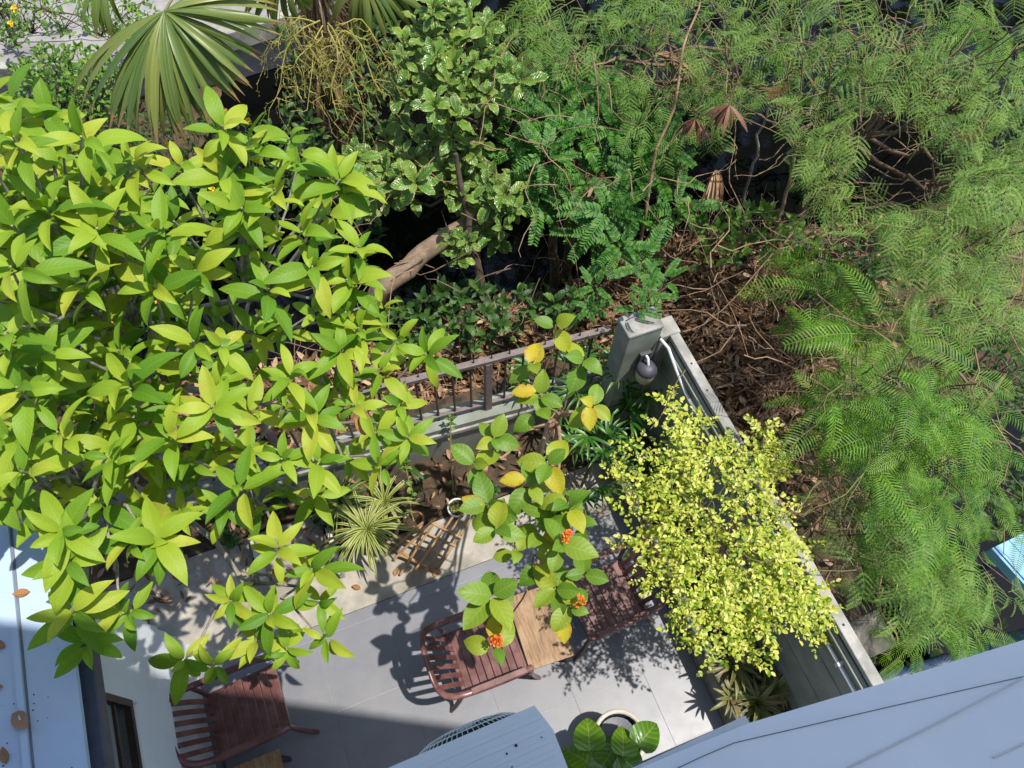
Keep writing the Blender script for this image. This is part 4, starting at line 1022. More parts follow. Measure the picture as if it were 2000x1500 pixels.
def feather_tree(label, base, fork, polys, gap, Df, tpls, meshes, mat, nleaf=5, holes=(), layers=((1.0, 1.0),), r0=.05, bark='bark', k=9, n_obj=260, flat=.0, group='feathery trees beyond the wall', sc=1.0):
    t = thing('feathery_tree', label, 'tree', base, group=group)
    tips = []
    for poly in polys:
        for gm, dm in layers:
            for x, y in scatter(poly, gap * gm, holes, tries=2500):
                n1 = mnoise.noise(Vector((x / 95, y / 95, len(label)))); n2 = mnoise.noise(Vector((x / 150, y / 150, 9.5 + len(label))))
                if n1 < -.10 and dm < 1.05: continue     # clumps with gaps between them
                tips.append(atd(x, y, Df(x, y) * dm * (1 - .10 * n2) * random.uniform(.96, 1.04)))
    for poly in polys:                         # every outline keeps a few sprays at its heart
        cx = sum(p[0] for p in poly) / len(poly); cy = sum(p[1] for p in poly) / len(poly)
        tips += [atd(cx + dx, cy + dy, Df(cx, cy) * random.uniform(.97, 1.04)) for dx, dy in ((0, 0), (-18, 12), (20, -10), (6, 24))]
    skeleton(t, base, fork, tips, MAT[bark], r0, k, .004, .3, .07)
    mats = []; g = G()
    for c in tips:
        b = c - fork; b[2] = 0; b = nrm(nrm(b) + rng.normal(0, .55, 3) * np.array([1, 1, 0])); side = np.cross(UP, b)
        L = random.uniform(.16, .5); e = c + b * L + UP * random.uniform(-.25, .12) * L; W = wob(c, e, 6, .02, -.04); g.tube(W, [.0045, .002], 4)
        ss = random.uniform(.6, 1.2)
        for j in range(nleaf + 1):
            q = W[min(5, int(6 * (j + .5) / (nleaf + 1)))]; k = 1 if j % 2 else -1; f = j / nleaf
            d = side * k * (1.1 - .7 * f) + b * (.3 + .9 * f) + UP * random.uniform(-.5, .35) + rng.normal(0, .15, 3)
            tipq = q + nrm(d) * .42
            if min(HC * q[0] + HS * q[1], HC * tipq[0] + HS * tipq[1]) < 2.67 and q[1] < 3.9: continue
            if holes and any(inpoly(*to_px(q + nrm(d) * .16), h) for h in holes): continue
            mats.append(frame(q, nrm(d), nrm(UP + rng.normal(0, .3, 3)), random.uniform(.7, 1.15) * sc * ss))
    tag(g.build('twigs', MAT['green_stem'], t, True), kind='stuff')
    leaves_as_parts(t, mats, meshes, tpls, mat, n_obj)
    return t
def gz(p): p = np.array(p); p[2] = ground_z(p[0], p[1]) - .05; return p
holesB = [[(1300, 500), (1540, 520), (1570, 620), (1590, 700), (1560, 900), (1480, 900)]]
holesA = [[(1690, 225), (1770, 215), (1860, 290), (1850, 395), (1730, 405), (1680, 320)], [(1420, 240), (1520, 215), (1550, 320), (1600, 420), (1500, 440), (1400, 340)], [(1890, 20), (2010, 10), (2010, 130), (1920, 120)], [(1180, 90), (1330, 90), (1340, 140), (1200, 150)], [(1560, 440), (1700, 440), (1740, 560), (1700, 640), (1580, 620)], [(1330, 60), (1400, 40), (1420, 90), (1350, 110)], [(1560, 40), (1640, 30), (1640, 80), (1570, 90)]]
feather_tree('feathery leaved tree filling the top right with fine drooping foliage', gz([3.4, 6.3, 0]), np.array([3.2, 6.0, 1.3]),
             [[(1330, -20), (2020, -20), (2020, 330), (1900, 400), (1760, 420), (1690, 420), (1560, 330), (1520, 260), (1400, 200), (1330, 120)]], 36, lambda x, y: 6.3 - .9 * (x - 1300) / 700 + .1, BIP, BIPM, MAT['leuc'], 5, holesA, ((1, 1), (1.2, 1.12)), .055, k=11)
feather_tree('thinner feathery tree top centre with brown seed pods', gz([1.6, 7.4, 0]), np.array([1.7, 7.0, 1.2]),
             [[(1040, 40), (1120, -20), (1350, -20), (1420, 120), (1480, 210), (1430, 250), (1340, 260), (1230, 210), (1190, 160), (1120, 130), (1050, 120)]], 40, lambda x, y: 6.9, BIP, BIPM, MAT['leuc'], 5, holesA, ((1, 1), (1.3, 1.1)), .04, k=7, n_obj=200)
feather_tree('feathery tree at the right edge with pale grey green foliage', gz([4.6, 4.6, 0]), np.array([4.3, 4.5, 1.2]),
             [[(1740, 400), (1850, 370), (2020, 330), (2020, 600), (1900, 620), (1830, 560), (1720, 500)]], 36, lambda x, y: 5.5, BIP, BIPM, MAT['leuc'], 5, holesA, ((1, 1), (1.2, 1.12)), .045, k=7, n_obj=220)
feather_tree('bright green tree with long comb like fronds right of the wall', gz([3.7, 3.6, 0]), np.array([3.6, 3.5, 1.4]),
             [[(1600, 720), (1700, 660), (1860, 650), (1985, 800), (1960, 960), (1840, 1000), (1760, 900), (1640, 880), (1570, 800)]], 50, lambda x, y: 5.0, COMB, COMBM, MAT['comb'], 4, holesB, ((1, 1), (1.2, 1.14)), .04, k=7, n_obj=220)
feather_tree('low feathery tree hanging beside the right wall, fronds mixed with dry ones', gz([3.3, 2.4, 0]), np.array([3.3, 2.5, 1.0]),
             [[(1580, 930), (1760, 900), (1880, 1000), (1930, 1120), (1850, 1160), (1740, 1110), (1640, 1120), (1590, 1040)]], 38, lambda x, y: 5.3, BIP, BIPM, MAT['leuc'], 6, (), ((1, 1), (1.2, 1.1)), .035, k=6, n_obj=220)
feather_tree('small frond tree in shade among the dry litter', gz([3.3, 4.7, 0]), np.array([3.2, 4.6, .7]),
             [[(1560, 500), (1640, 470), (1690, 540), (1650, 610), (1570, 590)], [(1660, 530), (1790, 560), (1800, 640), (1680, 640)]], 60, lambda x, y: 6.1, COMB, COMBM, MAT['comb'], 4, holesB, ((1, 1),), .03, k=4, n_obj=120)
feather_tree('dark frond sapling near the navy pipe', gz([3.5, 1.9, 0]), np.array([3.4, 1.8, .5]),
             [[(1770, 1140), (1850, 1110), (1910, 1150), (1870, 1240), (1800, 1230)]], 50, lambda x, y: 5.9, COMB, COMBM, MAT['comb'], 4, (), ((1, 1),), .02, k=3, n_obj=80, sc=.8)
feather_tree('young frond tree in the top right corner', gz([6.3, 8.2, 0]), np.array([6.0, 7.9, 1.2]),
             [[(1920, 40), (1990, 30), (1990, 90), (1930, 95)]], 40, lambda x, y: 6.6, COMB, COMBM, MAT['comb'], 5, (), ((1, 1),), .03, k=2, n_obj=80)

# seed pods and dead leaf hanging from the feathery trees
def pods(c, n, label, L=.21):
    t = thing('seed_pod_cluster', label, 'seed pods', c, group='dry seed pods in the feathery trees')
    v = blade(L, .028, 5, P_el, -.3, .8, .2); me = tmesh('pod', v, MAT['pod'])
    for k in range(n):
        az = random.uniform(2.2, 5.6); child_copy('pod', me, t, frame(c, nrm([math.cos(az), math.sin(az), random.uniform(-.9, .1)]), UP, random.uniform(.8, 1.2), random.uniform(-.6, .6)))
    G().tube(wob(c, c + np.array([.05, .08, .35]), 5, .01), .004, 5).build('stalk', MAT['twig'], t)
pods(atd(1425, 205, 5.65), 12, 'brown seed pods hanging at the centre of the top right foliage')
pods(atd(1358, 232, 5.9), 11, 'reddish brown seed pods just left of the larger pod cluster', .2)
for px, py, lab in ((1925, 265, 'dangling rust coloured dead frond near the right edge'), (1545, 175, 'rust coloured dead frond in the top right foliage')):
    c = atd(px, py - 30, 5.4); t = thing('dead_frond', lab, 'frond', c, group='dead fronds in the feathery trees')
    me = tmesh('leaflet_strand', BIP[1], MAT['rust_leaf'], False)
    for k in range(3): child_copy('leaflet_strand', me, t, frame(c, nrm([random.uniform(-.3, .3), -.4, -1]), nrm([1, 0, random.uniform(-1, 1)]), .8))

# ================================================================== DEEP GREEN PINNATE SHRUB
def pinnate_tpl(L, n, l, w, droop):
    g = G(); m = 8; t = np.linspace(0, 1, m); ang = .3 - droop * t
    c = np.c_[np.zeros(m), np.cumsum(np.cos(ang)) * L / m, np.cumsum(np.sin(ang)) * L / m]
    s0 = np.array([1., 0, 0]); g.add(np.vstack([c - s0 * .003, c + s0 * .003]), [[i, i + 1, m + i + 1, m + i] for i in range(m - 1)])
    for i in range(n):
        f = .08 + .9 * i / (n - 1); k = f * (m - 1); j = int(min(k, m - 2)); q = c[j] + (c[j + 1] - c[j]) * (k - j); tan = nrm(c[j + 1] - c[j]); k_ = .6 + .5 * math.sin(math.pi * (f * .8 + .15))
        for s in (-1, 1):
            g.inst(blade(l * k_, w * k_, 3, P_el, .2, .7, .3), [frame(q, nrm(np.array([s, 0, .1]) + tan * .5), UP, random.uniform(.9, 1.1), random.uniform(-.3, .3))])
    return g.tpl()
PIN = [pinnate_tpl(.40, 13, .068, .034, .9), pinnate_tpl(.36, 12, .068, .034, 1.4), pinnate_tpl(.42, 14, .062, .032, .5)]
PINM = [tmesh('leaf', v, MAT['pinnate']) for v in PIN]
def pinnate_shrub(label, base, fork, shoots, n_obj=300, nl=8, sc=1.0, r0=.03):
    t = thing('pinnate_shrub', label, 'shrub', base, group='deep green pinnate shrubs'); tips = [atd(*s) for s in shoots]
    skeleton(t, base, fork, tips, MAT['bark'], r0, 5, .006, .3, .04); mats = []
    for c in tips:
        ax = nrm([random.uniform(-.3, .3), random.uniform(-.6, .1), 1]); mats += whorl(c, ax, nl + random.randint(-1, 2), sc, (.9, 1.75), .06)
    leaves_as_parts(t, mats, PINM, PIN, MAT['pinnate'], n_obj)
pinnate_shrub('deep green shrub with starry pinnate leaves in the middle of the thicket', gz([.75, 6.6, 0]), np.array([.75, 6.4, .5]),
              [(1000, 230, 7.2), (1050, 380, 7.2), (1160, 450, 7.1), (1250, 520, 6.9), (1320, 400, 7.1), (1090, 240, 7.1), (1240, 190, 7.4), (1065, 300, 6.9), (1070, 190, 7.3), (1130, 270, 7.1), (1200, 250, 7.1), (1190, 410, 6.9), (1240, 330, 7.0), (1300, 290, 7.0), (1150, 350, 7.2), (1030, 330, 7.1), (1260, 250, 7.2), (1100, 140, 7.4), (1040, 220, 7.3), (1210, 480, 6.9), (1290, 350, 7.1), (1010, 290, 7.2), (1170, 180, 7.3), (1230, 420, 7.2), (1120, 400, 7.2)])
pinnate_shrub('small pinnate sprig growing over the top of the pillar', at(1300, 570, .2), at(1290, 565, 1.2), [(1268, 570, 5.75), (1300, 545, 5.9), (1250, 600, 5.7)], nl=6, sc=.48, r0=.012)
pinnate_shrub('small pinnate sapling in shade left of the pillar', at(1180, 560, -.1), at(1180, 560, .4), [(1165, 560, 6.6), (1150, 600, 6.6)], nl=6, sc=.5, r0=.012)

# ================================================================== VARIEGATED SHRUB
def build_croton():
    vs = [blade(.20, .098, 8, P_ob, .3, 1.1, .25, .11, 16, True), blade(.18, .09, 8, P_el, .4, 1.5, .3, .13, 14, True), blade(.21, .095, 8, P_ob, .15, .8, .2, -.11, 17, True)]
    ms = [tmesh('leaf', v, MAT['croton']) for v in vs]
    def one(label, base, fork, polys, gap, D, n_obj):
        t = thing('variegated_shrub', label, 'shrub', base, group='variegated shrubs in the thicket'); tips = []; mats = []
        for poly in polys:
            tips += [atd(x, y, D * random.uniform(.97, 1.05)) for x, y in scatter(poly, gap, tries=1500)]
            tips += [atd(x, y, D * random.uniform(1.05, 1.14)) for x, y in scatter(poly, gap * 1.2, tries=1000)]
        skeleton(t, base, fork, tips, MAT['bark'], .035, 7, .005, .3, .05)
        for c in tips: mats += whorl(c, nrm([random.uniform(-.4, .4), random.uniform(-.6, .2), 1]), random.randint(6, 9), random.uniform(.75, 1.1), (.6, 1.7), .06)
        leaves_as_parts(t, mats, ms, vs, MAT['croton'], n_obj)
    one('tall glossy variegated shrub with crinkled cream edged leaves, top centre', gz([-.5, 6.4, 0]), np.array([-.5, 6.4, .7]),
        [[(800, 60), (830, 10), (900, 0), (950, 30), (960, 90), (1030, 130), (1000, 200), (960, 215), (900, 240), (830, 210), (760, 170), (770, 120)]], 30, 6.7, 300)
    one('lower variegated shrub over the leaning trunk, cream edged leaves', gz([-.9, 5.9, 0]), np.array([-.8, 5.8, .3]),
        [[(760, 250), (850, 250), (940, 270), (960, 330), (980, 390), (900, 410), (880, 360), (810, 380), (730, 430), (690, 420), (680, 310)], [(875, 455), (915, 450), (910, 500), (880, 505)], [(940, 440), (985, 440), (970, 475)], [(930, 350), (1010, 350), (1010, 410), (950, 410)]], 31, 7.0, 300)
build_croton()

# ================================================================== BUSHES TOP LEFT
BV = [blade(.075, .036, 4, P_ov, .2, .8, .3), blade(.065, .034, 4, P_ov, .3, 1.1, .3)]
def bush(label, base, fork, polys, gap, Df, mat, n_obj=300, nl=7, sc=1.0, flowers=(), name='leafy_bush', group='leafy bushes', tpls=None, layers=((1, 1), (1.15, 1.1))):
    t = thing(name, label, 'bush', base, group=group); tips = []; mats = []; T = tpls or BV
    ms = [tmesh('leaf', v, MAT[mat]) for v in T]
    for poly in polys:
        for gm, dm in layers: tips += [atd(x, y, Df * dm * random.uniform(.97, 1.04)) for x, y in scatter(poly, gap * gm, tries=2500)]
    skeleton(t, base, fork, tips, MAT['bark_dark'], .025, 6, .003, .3, .05)
    for c in tips: mats += whorl(c, nrm([random.uniform(-.5, .5), random.uniform(-.7, .2), 1]), nl, sc * random.uniform(.8, 1.2), (.4, 1.7), .10)
    leaves_as_parts(t, mats, ms, T, MAT[mat], n_obj)
    pv = blade(.028, .024, 3, P_ob, .6, 1.2, .2)
    for px, py, D in flowers:
        g = G(); c = atd(px, py, D)
        for k in range(3):
            ax = nrm([random.uniform(-.5, .5), -.5, 1]); g.inst(pv, whorl(c + rng.normal(0, .015, 3), ax, 6, 1.0, (.8, 1.2), 0))
        g.build('flower', MAT['yellow'], t, True)
bush('pale green bush on the far bank behind the fan palm leaf', gz([-5.2, 6.8, 0]), np.array([-5.2, 6.8, .5]), [[(20, 120), (80, 85), (200, 95), (240, 150), (220, 230), (120, 250), (20, 230)]], 18, 8.0, 'bush', 300, 10, 1.15, ((30, 18, 7.9),))
bush('dark bush with yellow flowers in the top left corner', gz([-6.4, 8.0, 0]), np.array([-6.4, 8.0, .7]), [[(-20, -20), (110, -20), (130, 60), (60, 50), (-20, 90)], [(140, 0), (300, -10), (270, 70), (160, 60)]], 22, 8.6, 'bush', 300, 9, 1.1, ((30, 20, 8.4), (20, 45, 8.4)))
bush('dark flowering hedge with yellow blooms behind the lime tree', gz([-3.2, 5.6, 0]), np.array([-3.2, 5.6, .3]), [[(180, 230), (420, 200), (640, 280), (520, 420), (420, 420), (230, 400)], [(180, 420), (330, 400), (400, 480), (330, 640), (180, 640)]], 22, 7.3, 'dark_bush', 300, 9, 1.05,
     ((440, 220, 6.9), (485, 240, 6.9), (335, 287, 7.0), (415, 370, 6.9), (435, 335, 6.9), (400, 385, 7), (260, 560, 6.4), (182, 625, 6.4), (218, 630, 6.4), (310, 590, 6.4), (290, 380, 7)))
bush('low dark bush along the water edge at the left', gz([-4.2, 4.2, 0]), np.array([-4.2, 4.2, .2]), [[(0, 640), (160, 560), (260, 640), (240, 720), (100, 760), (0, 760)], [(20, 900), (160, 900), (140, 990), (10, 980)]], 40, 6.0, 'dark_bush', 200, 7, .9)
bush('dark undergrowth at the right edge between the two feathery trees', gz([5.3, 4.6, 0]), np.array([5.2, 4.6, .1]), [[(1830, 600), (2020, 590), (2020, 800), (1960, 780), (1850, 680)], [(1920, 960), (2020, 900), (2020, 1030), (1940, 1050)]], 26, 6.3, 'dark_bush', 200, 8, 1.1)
# small leafy weeds on the litter
for poly, lab in (([(1370, 455), (1440, 440), (1530, 470), (1500, 500), (1400, 500)], 'patch of light green weeds on the brown litter'), ([(840, 560), (900, 545), (1000, 570), (990, 610), (880, 620)], 'green weeds by the water beyond the fence'), ([(1100, 540), (1180, 540), (1190, 600), (1110, 610)], 'shaded weeds between the fence and the litter'),
                  ([(1620, 560), (1720, 560), (1740, 640), (1640, 650)], 'dark weeds under the feathery trees'), ([(700, 590), (800, 620), (830, 660), (720, 650)], 'weeds beyond the fence at the foot of the leaning trunk'), ([(1700, 1290), (1860, 1290), (1850, 1330), (1720, 1335)], 'small climbing weeds on the navy pipe')):
    cx = sum(p[0] for p in poly) / len(poly); cy = sum(p[1] for p in poly) / len(poly); b = gz(at(cx, cy, -.1))
    D = np.linalg.norm(RW.T[2] @ (at(cx, cy, -.05) - np.array([0, 0, CAM_H])))
    bush(lab, b, b + np.array([0, 0, .12]), [poly], 22, D, 'bush', 200, 6, .8, name='weed_patch', group='weed patches on the ground', layers=((1, 1),))

UV_ = [blade(.14, .06, 5, P_ov, .2, .9, .3, .04), blade(.12, .06, 5, P_el, .3, 1.2, .3, .05)]
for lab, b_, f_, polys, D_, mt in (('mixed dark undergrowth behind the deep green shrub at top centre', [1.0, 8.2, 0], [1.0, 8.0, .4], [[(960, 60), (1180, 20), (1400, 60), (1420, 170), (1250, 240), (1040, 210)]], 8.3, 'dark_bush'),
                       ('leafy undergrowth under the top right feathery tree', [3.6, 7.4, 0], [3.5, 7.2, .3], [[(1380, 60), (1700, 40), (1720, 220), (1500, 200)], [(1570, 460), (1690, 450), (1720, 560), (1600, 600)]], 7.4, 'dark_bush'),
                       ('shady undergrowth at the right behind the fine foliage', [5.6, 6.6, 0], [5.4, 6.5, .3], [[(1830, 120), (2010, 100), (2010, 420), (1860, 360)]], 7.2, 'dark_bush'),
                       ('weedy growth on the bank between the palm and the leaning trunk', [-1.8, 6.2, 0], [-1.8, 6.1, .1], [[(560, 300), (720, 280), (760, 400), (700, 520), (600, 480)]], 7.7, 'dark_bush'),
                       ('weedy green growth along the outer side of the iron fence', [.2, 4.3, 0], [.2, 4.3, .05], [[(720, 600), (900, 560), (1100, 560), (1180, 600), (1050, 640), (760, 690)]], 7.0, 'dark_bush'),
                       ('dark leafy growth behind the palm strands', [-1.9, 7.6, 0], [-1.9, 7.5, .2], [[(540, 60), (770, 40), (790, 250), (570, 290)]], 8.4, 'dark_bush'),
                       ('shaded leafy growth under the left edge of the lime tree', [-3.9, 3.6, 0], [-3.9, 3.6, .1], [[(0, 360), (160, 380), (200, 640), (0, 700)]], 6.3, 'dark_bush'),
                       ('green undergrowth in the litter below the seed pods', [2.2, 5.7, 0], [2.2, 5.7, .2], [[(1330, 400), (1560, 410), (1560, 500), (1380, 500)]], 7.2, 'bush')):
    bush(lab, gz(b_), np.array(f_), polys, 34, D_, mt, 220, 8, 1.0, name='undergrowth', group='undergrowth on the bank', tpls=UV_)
# ================================================================== FAN PALM
def build_palm():
    base = gz(at(650, 300, -.3)); top = np.array([base[0] + .25, base[1] + .1, 3.1])
    t = thing('fan_palm', 'fan palm with fibrous trunk and yellow flower strands at the top', 'palm', base)
    G().tube(wob(base, top, 12, .03), [.13, .12, .14, .10], 14).build('trunk', MAT['fibre'], t, True)
    # hanging fibres and dead stalks round the trunk
    g = G()
    for k in range(420):
        f = random.uniform(.25, 1.0); az = random.random() * 6.28; q = base + (top - base) * f; r = .12; o = np.array([math.cos(az), math.sin(az), 0])
        L = random.uniform(.25, .8); a = q + o * r; b = a + o * random.uniform(.03, .28) - UP * L * .5; c = b + o * random.uniform(-.02, .08) - UP * L * .6
        c[2] = max(c[2], ground_z(c[0], c[1])); g.tube([a, b, c], [.006, .003, .001], 3, cap=False)
    tag(g.build('fibre_skirt', MAT['fibre'], t), kind='stuff')
    # dead brown fronds hanging
    dv = [blade(.7, .05, 6, P_la, -.2, 1.3, .5), blade(.6, .04, 6, P_la, -.5, 1.0, .5)]; dm = [tmesh('dead_blade', v, MAT['dry']) for v in dv]
    for k in range(46):
        az = random.random() * 6.28; q = base + (top - base) * random.uniform(.35, .95); o = np.array([math.cos(az), math.sin(az), -.5])
        child_copy('dead_blade', dm[k % 2], t, frame(q + o * .1, nrm(o), UP, random.uniform(.6, 1.2)))
    # fan leaves: hub, tips as seen, how far the tips hang
    def fan(hub, tips, n, drop, W, petiole):
        hub = np.asarray(hub)
        pts = np.array(tips, float); s = np.linspace(0, len(pts) - 1, n)
        G().tube(wob(petiole, hub, 8, .02, -.12), [.018, .010], 6).build('petiole', MAT['green_stem'], t, True)
        for i, q in enumerate(s):
            j = int(min(q, len(pts) - 2)); p = pts[j] + (pts[j + 1] - pts[j]) * (q - j) + rng.normal(0, 5, 2)
            tip = atd(p[0], p[1], drop + random.uniform(-.08, .12)); d = tip - hub; L = np.linalg.norm(d)
            v = blade(L * 1.04, W * random.uniform(.8, 1.15), 9, lambda x: np.clip(np.minimum(.25 + x * 2.6, 1) * np.minimum(1, (1 - x) * 3.2), 0, 1), .42, 1.05 + random.uniform(-.3, .35), .5 * random.choice([1, -1]), twist=random.uniform(-.7, .7))
            m = frame(hub, d, nrm(UP + np.array([0, -.6, 0])), 1.0, random.uniform(-.3, .3)); gg = G().inst(v, [m]); gg.build('blade', MAT['palm'], t, True)
    hub = atd(322, 22, 5.8); pet = top + np.array([-.05, -.05, -.1])
    fan(hub, [(120, 170), (168, 228), (205, 262), (240, 255), (270, 285), (310, 282), (345, 292), (372, 285), (400, 262), (440, 225), (462, 200), (487, 172), (500, 150), (525, 105), (545, 70), (560, 20), (540, -40)], 54, 6.15, .06, pet)
    fan(atd(205, -60, 6.0), [(150, 40), (180, 60), (200, 88), (215, 92), (232, 88), (250, 50)], 9, 6.2, .05, pet)
    fan(atd(710, -50, 6.6), [(640, 20), (680, 60), (700, 100), (730, 95), (758, 80), (790, 70), (830, 40), (850, 10)], 16, 7.0, .06, pet)
    fan(atd(560, -60, 6.3), [(430, -20), (470, 30), (500, 60), (540, 60), (580, 50), (620, 20)], 14, 6.7, .06, pet)
    # yellow branching strands
    for (a, b) in (((625, 40), (540, 190)), ((630, 50), (600, 215)), ((640, 50), (660, 230)), ((650, 60), (745, 180)), ((640, 45), (710, 215)), ((620, 45), (520, 110)), ((655, 50), (760, 120)), ((630, 60), (580, 170))):
        g = G(); A = atd(*a, 6.35); B = atd(*b, 6.5); P = wob(A, B, 9, .03, -.15); g.tube(P, [.006, .003], 5)
        for k in range(22):
            q = P[random.randint(2, 8)]; e = q + np.array([random.uniform(-.22, .22), random.uniform(-.18, .1), random.uniform(-.42, -.05)]); S = wob(q, e, 7, .025, -.04); g.tube(S, [.0028, .0018], 4)
            for s in S[1:]:
                for _ in range(2): 
                    c = s + rng.normal(0, .006, 3); r = .0042; g.add(c + r * np.array([[1, 0, 0], [0, 1, 0], [-1, 0, 0], [0, -1, 0], [0, 0, 1], [0, 0, -1]]), [[0, 1, 4], [1, 2, 4], [2, 3, 4], [3, 0, 4], [1, 0, 5], [2, 1, 5], [3, 2, 5], [0, 3, 5]])
        g.build('flower_strand', MAT['yellow_strand'], t, False)
build_palm()

# ================================================================== TRUNKS, VINES, LITTER
def trunk_thing(name, label, pts, rad, mat, cat='trunk', amp=.02, n=10):
    P = []
    for i in range(len(pts) - 1):
        w = wob(pts[i], pts[i + 1], 6, amp); P += list(w if i == 0 else w[1:])
    return tag(G().tube(np.array(P), rad, n).build(name, mat, smooth=True), label, cat)
trunk_thing('leaning_trunk', 'thick sunlit brown trunk leaning over the water left of centre', [gz(at(690, 610, -.3)), at(745, 560, .55), at(850, 478, .80), at(950, 405, .85), at(1000, 372, .75)], [.115, .105, .092, .08, .06], MAT['bark_tan'], n=14)
trunk_thing('shaded_trunk', 'slim dark trunk standing between the fence and the water', [gz(at(955, 660, -.1)), at(945, 590, .3), at(925, 480, .9), at(910, 410, 1.3), at(890, 300, 1.8)], [.055, .045, .035, .02], MAT['bark_dark'])
trunk_thing('bare_sapling', 'long thin bare stem rising from the pillar toward the top', [gz(at(1240, 575, -.1)), at(1250, 480, .9), at(1275, 330, 1.7), at(1330, 120, 2.4), at(1370, -20, 2.7)], [.02, .016, .012, .008], MAT['twig'], 'sapling')
trunk_thing('bare_sapling', 'pale bare stem standing in the brown litter', [gz(at(1450, 610, -.1)), at(1490, 520, .6), at(1530, 400, 1.2), at(1560, 280, 1.8)], [.03, .022, .012], MAT['twig'], 'sapling')
trunk_thing('bare_sapling', 'thin grey dead branch before the dark gap in the foliage', [at(1445, 420, .6), at(1470, 320, 1.5), at(1498, 225, 2.1), at(1510, 160, 2.5)], [.014, .012, .006], MAT['bark_pale'], 'sapling')
trunk_thing('twig_loop', 'bent bare twig crossing from the shrub to the litter', [at(1180, 600, .3), at(1210, 545, .8), at(1290, 420, 1.1), at(1310, 360, 1.3)], [.008, .006], MAT['twig'], 'twig')
for k, (px, py) in enumerate(((1110, 400), (1085, 420), (1140, 330))):
    b = gz(at(px, py + 110, -.2)); o = trunk_thing('withered_tree', ('shaggy brown dead stem under the deep green shrub, rightmost', 'shaggy brown dead stem under the deep green shrub, leftmost', 'shaggy brown dead stem high behind the deep green shrub')[k], [b, at(px, py, .5), at(px + 20, py - 90, 1.1)], [.06, .05, .03], MAT['fibre'], 'trunk', .04)

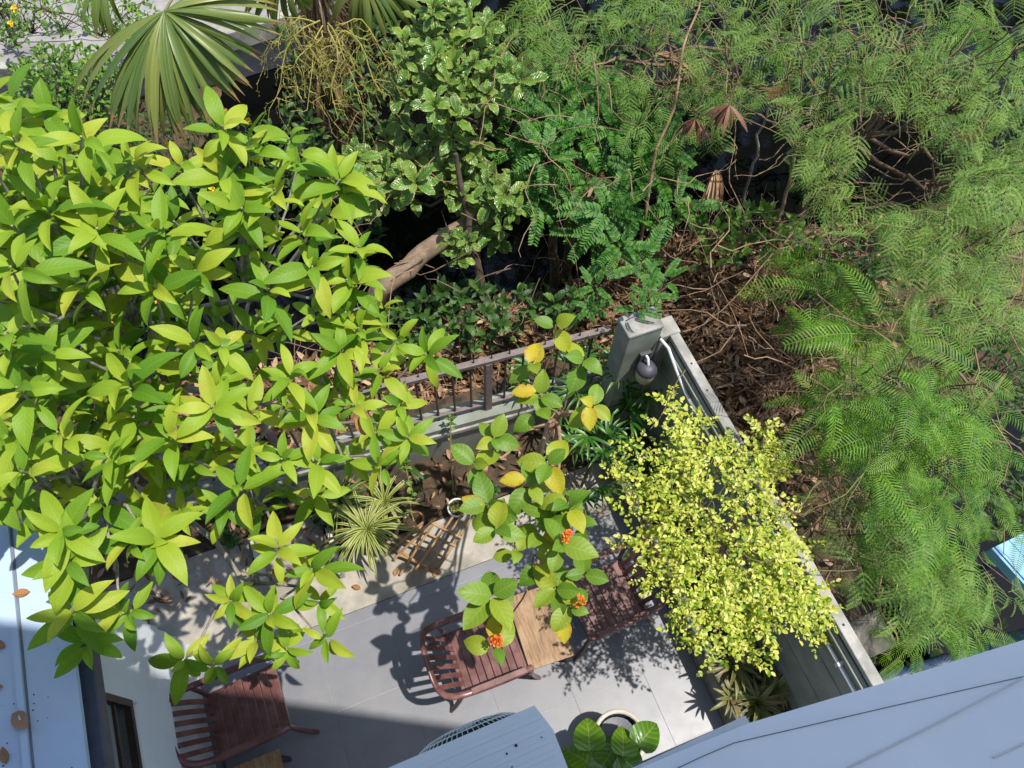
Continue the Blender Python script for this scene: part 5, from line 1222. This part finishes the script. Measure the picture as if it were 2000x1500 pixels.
def build_litter():
    lv = [blade(.14, .05, 4, P_ov, .1, -.5, .5, .08), blade(.20, .035, 4, P_la, .1, .6, .4), blade(.10, .06, 4, P_ov, .2, -.8, .6, .1)]
    g = G(); mats = [[], [], []]
    spots = [((1.0, 4.3), (1.1, .55), 1500), ((2.1, 5.0), (.75, .75), 2300), ((2.9, 4.2), (.45, .75), 900), ((-1.2, 3.6), (1.0, .35), 900), ((.2, 6.2), (1.2, .6), 600), ((-3.0, 3.0), (.8, .5), 500), ((3.0, 6.0), (.8, .7), 500)]
    for (cx, cy), (sx, sy), n in spots:
        for _ in range(int(n * 1.9)):
            x, y = random.gauss(cx, sx), random.gauss(cy, sy); u = HC * x + HS * y
            if y < fence_y(x) + .12 and u < 2.66: continue
            z = ground_z(x, y) + random.uniform(.0, .06)
            if z < -.53: continue
            az = random.random() * 6.28; mats[random.randrange(3)].append(frame([x, y, z], nrm([math.cos(az), math.sin(az), random.uniform(-.2, .4)]), nrm(UP + rng.normal(0, .5, 3)), random.uniform(.35, 1.15)))
    for k in range(3): g.inst(lv[k], np.array(mats[k]))
    tag(g.build('leaf_litter', MAT['dry'], smooth=True), 'brown dry leaves carpeting the ground beyond the fence', 'leaf litter', kind='stuff')
    g = G()
    for (cx, cy), (sx, sy), n in (((1.2, 4.4), (1.0, .5), 180), ((2.2, 4.9), (.7, .8), 300), ((2.9, 3.9), (.35, .8), 280), ((-1.0, 3.7), (1.0, .4), 160), ((.8, 6.4), (1.2, .6), 160)):
        for _ in range(n):
            x, y = random.gauss(cx, sx), random.gauss(cy, sy); u = HC * x + HS * y
            if y < fence_y(x) + .12 and u < 2.7: continue
            z = ground_z(x, y) + random.uniform(.02, .22); L = random.uniform(.15, .7); az = random.random() * 6.28
            d = np.array([math.cos(az), math.sin(az), random.uniform(-.25, .35)]) * L
            if HC * (x + d[0]) + HS * (y + d[1]) < 2.62 and y + d[1] < fence_y(x + d[0]) + .1: continue
            r = random.uniform(.002, .007); g.tube(wob([x, y, z], np.array([x, y, z]) + d, 6, L * .028), [r, r * .4], 4, cap=False)
    tag(g.build('dry_brushwood', MAT['twig'], smooth=True), 'tangle of dry brown twigs and vines outside the wall', 'brushwood', kind='stuff')
    # dry litter in the planting bed and on the path
    g = G(); ms_ = []
    for _ in range(420):
        u, v = random.uniform(-2.6, 2.3), random.uniform(2.3, 3.1); q = hw(u, v, .07)
        if q[1] > fence_y(q[0]) - .12: continue
        az = random.random() * 6.28; ms_.append(frame(q, [math.cos(az), math.sin(az), .1], nrm(UP + rng.normal(0, .4, 3)), random.uniform(.4, .9)))
    g.inst(lv[0], np.array(ms_)); tag(g.build('bed_litter', MAT['dry'], smooth=True), 'dry leaves lying in the planting bed', 'leaf litter', kind='stuff')
    for px, py, lab in ((705, 1150, 'single orange dry leaf on the bare concrete path'), (770, 1125, 'orange leaf at the foot of the bamboo trellis'), (850, 1128, 'orange leaf on the path right of the trellis'), (632, 1095, 'orange leaf beside the edging board')):
        q = at(px, py, .02); o = G().add(*blade(.085, .045, 6, P_ov, .2, -.6, .5, .06, five=True)).build('fallen_leaf', MAT['dry_orange'], smooth=True)
        o.location = q; o.rotation_euler = (0, 0, random.uniform(0, 6)); tag(o, lab, 'leaf', 'fallen leaves on the path')
    # hanging dry fronds between the shrubs
    for k, (px, py, lab) in enumerate(((1180, 320, 'folded brown dead palm frond behind the deep green shrub'), (1280, 105, 'tan dead frond lying across the top centre foliage'), (1400, 330, 'brown curled dead frond below the seed pods'))):
        c = atd(px, py, 7.2 if k != 1 else 6.7); t = thing('dead_palm_frond', lab, 'frond', c, group='dead palm fronds in the thicket'); v = [blade(.55, .05, 6, P_la, .1, .9, .5), blade(.45, .045, 6, P_la, 0, 1.2, .5)]
        ms = [tmesh('dead_blade', q, MAT['dry']) for q in v]; a0 = (4.2, 0.1, 4.6)[k]
        for j in range(14):
            az = a0 + random.uniform(-.45, .45); child_copy('dead_blade', ms[j % 2], t, frame(c, nrm([math.cos(az), math.sin(az), random.uniform(-.6, 0)]), UP, random.uniform(.6, 1.1)))
build_litter()

def build_added_wood():
    """unseen trees added beyond the top of the view, to darken what the water mirrors"""
    v = [blade(.50, .26, 3, P_ov, .2, .8, .3), blade(.6, .24, 3, P_ov, .3, 1.0, .3)]; g = G(); mats = [[], []]
    for k in range(80):
        c = np.array([random.uniform(-14, 17), random.uniform(14.0, 18), random.uniform(1.5, 14.0)]); R = random.uniform(1.3, 2.4)
        for j in range(170):
            d = nrm(rng.normal(0, 1, 3)); q = c + d * R * random.uniform(.55, 1) * np.array([1, .8, .9]); az = random.random() * 6.28
            mats[j % 2].append(frame(q, nrm(np.array([math.cos(az), math.sin(az), -.2]) + d * .4), nrm(d + UP), random.uniform(.8, 1.5)))
    for k in range(2): g.inst(v[k], np.array(mats[k]))
    tag(g.build('added_far_wood', MAT['dark_bush'], smooth=True), 'unseen mass of trees added across the canal to darken its reflection', 'trees', kind='stuff')  # out of view, added to block the sky from the water's reflection
build_added_wood()
def build_thicket_twigs():
    g = G()
    for poly, D, n in (([(1000, 60), (1900, 20), (1990, 560), (1700, 450), (1350, 460), (1050, 420)], 7.0, 130), ([(1580, 620), (1980, 620), (1980, 1150), (1700, 1250), (1560, 900)], 5.8, 80), ([(650, 250), (1100, 250), (1100, 560), (700, 560)], 7.3, 45), ([(1340, 420), (1700, 420), (1680, 800), (1400, 700)], 6.5, 60)):
        k = 0
        while k < n:
            x, y = random.uniform(500, 2000), random.uniform(0, 1300)
            if not inpoly(x, y, poly): continue
            k += 1; a = atd(x, y, D * random.uniform(.9, 1.05)); L = random.uniform(.3, 1.1); az = random.random() * 6.28
            b = a + np.array([math.cos(az), math.sin(az), random.uniform(-.9, .5)]) * L; r = random.uniform(.003, .008)
            g.tube(wob(a, b, 8, L * .06, random.uniform(-.1, .15)), [r, r * .4], 4, cap=False)
    tag(g.build('thicket_twigs', MAT['twig'], smooth=True), 'bare twigs and vines tangled through the thicket', 'twigs', kind='stuff')
build_thicket_twigs()
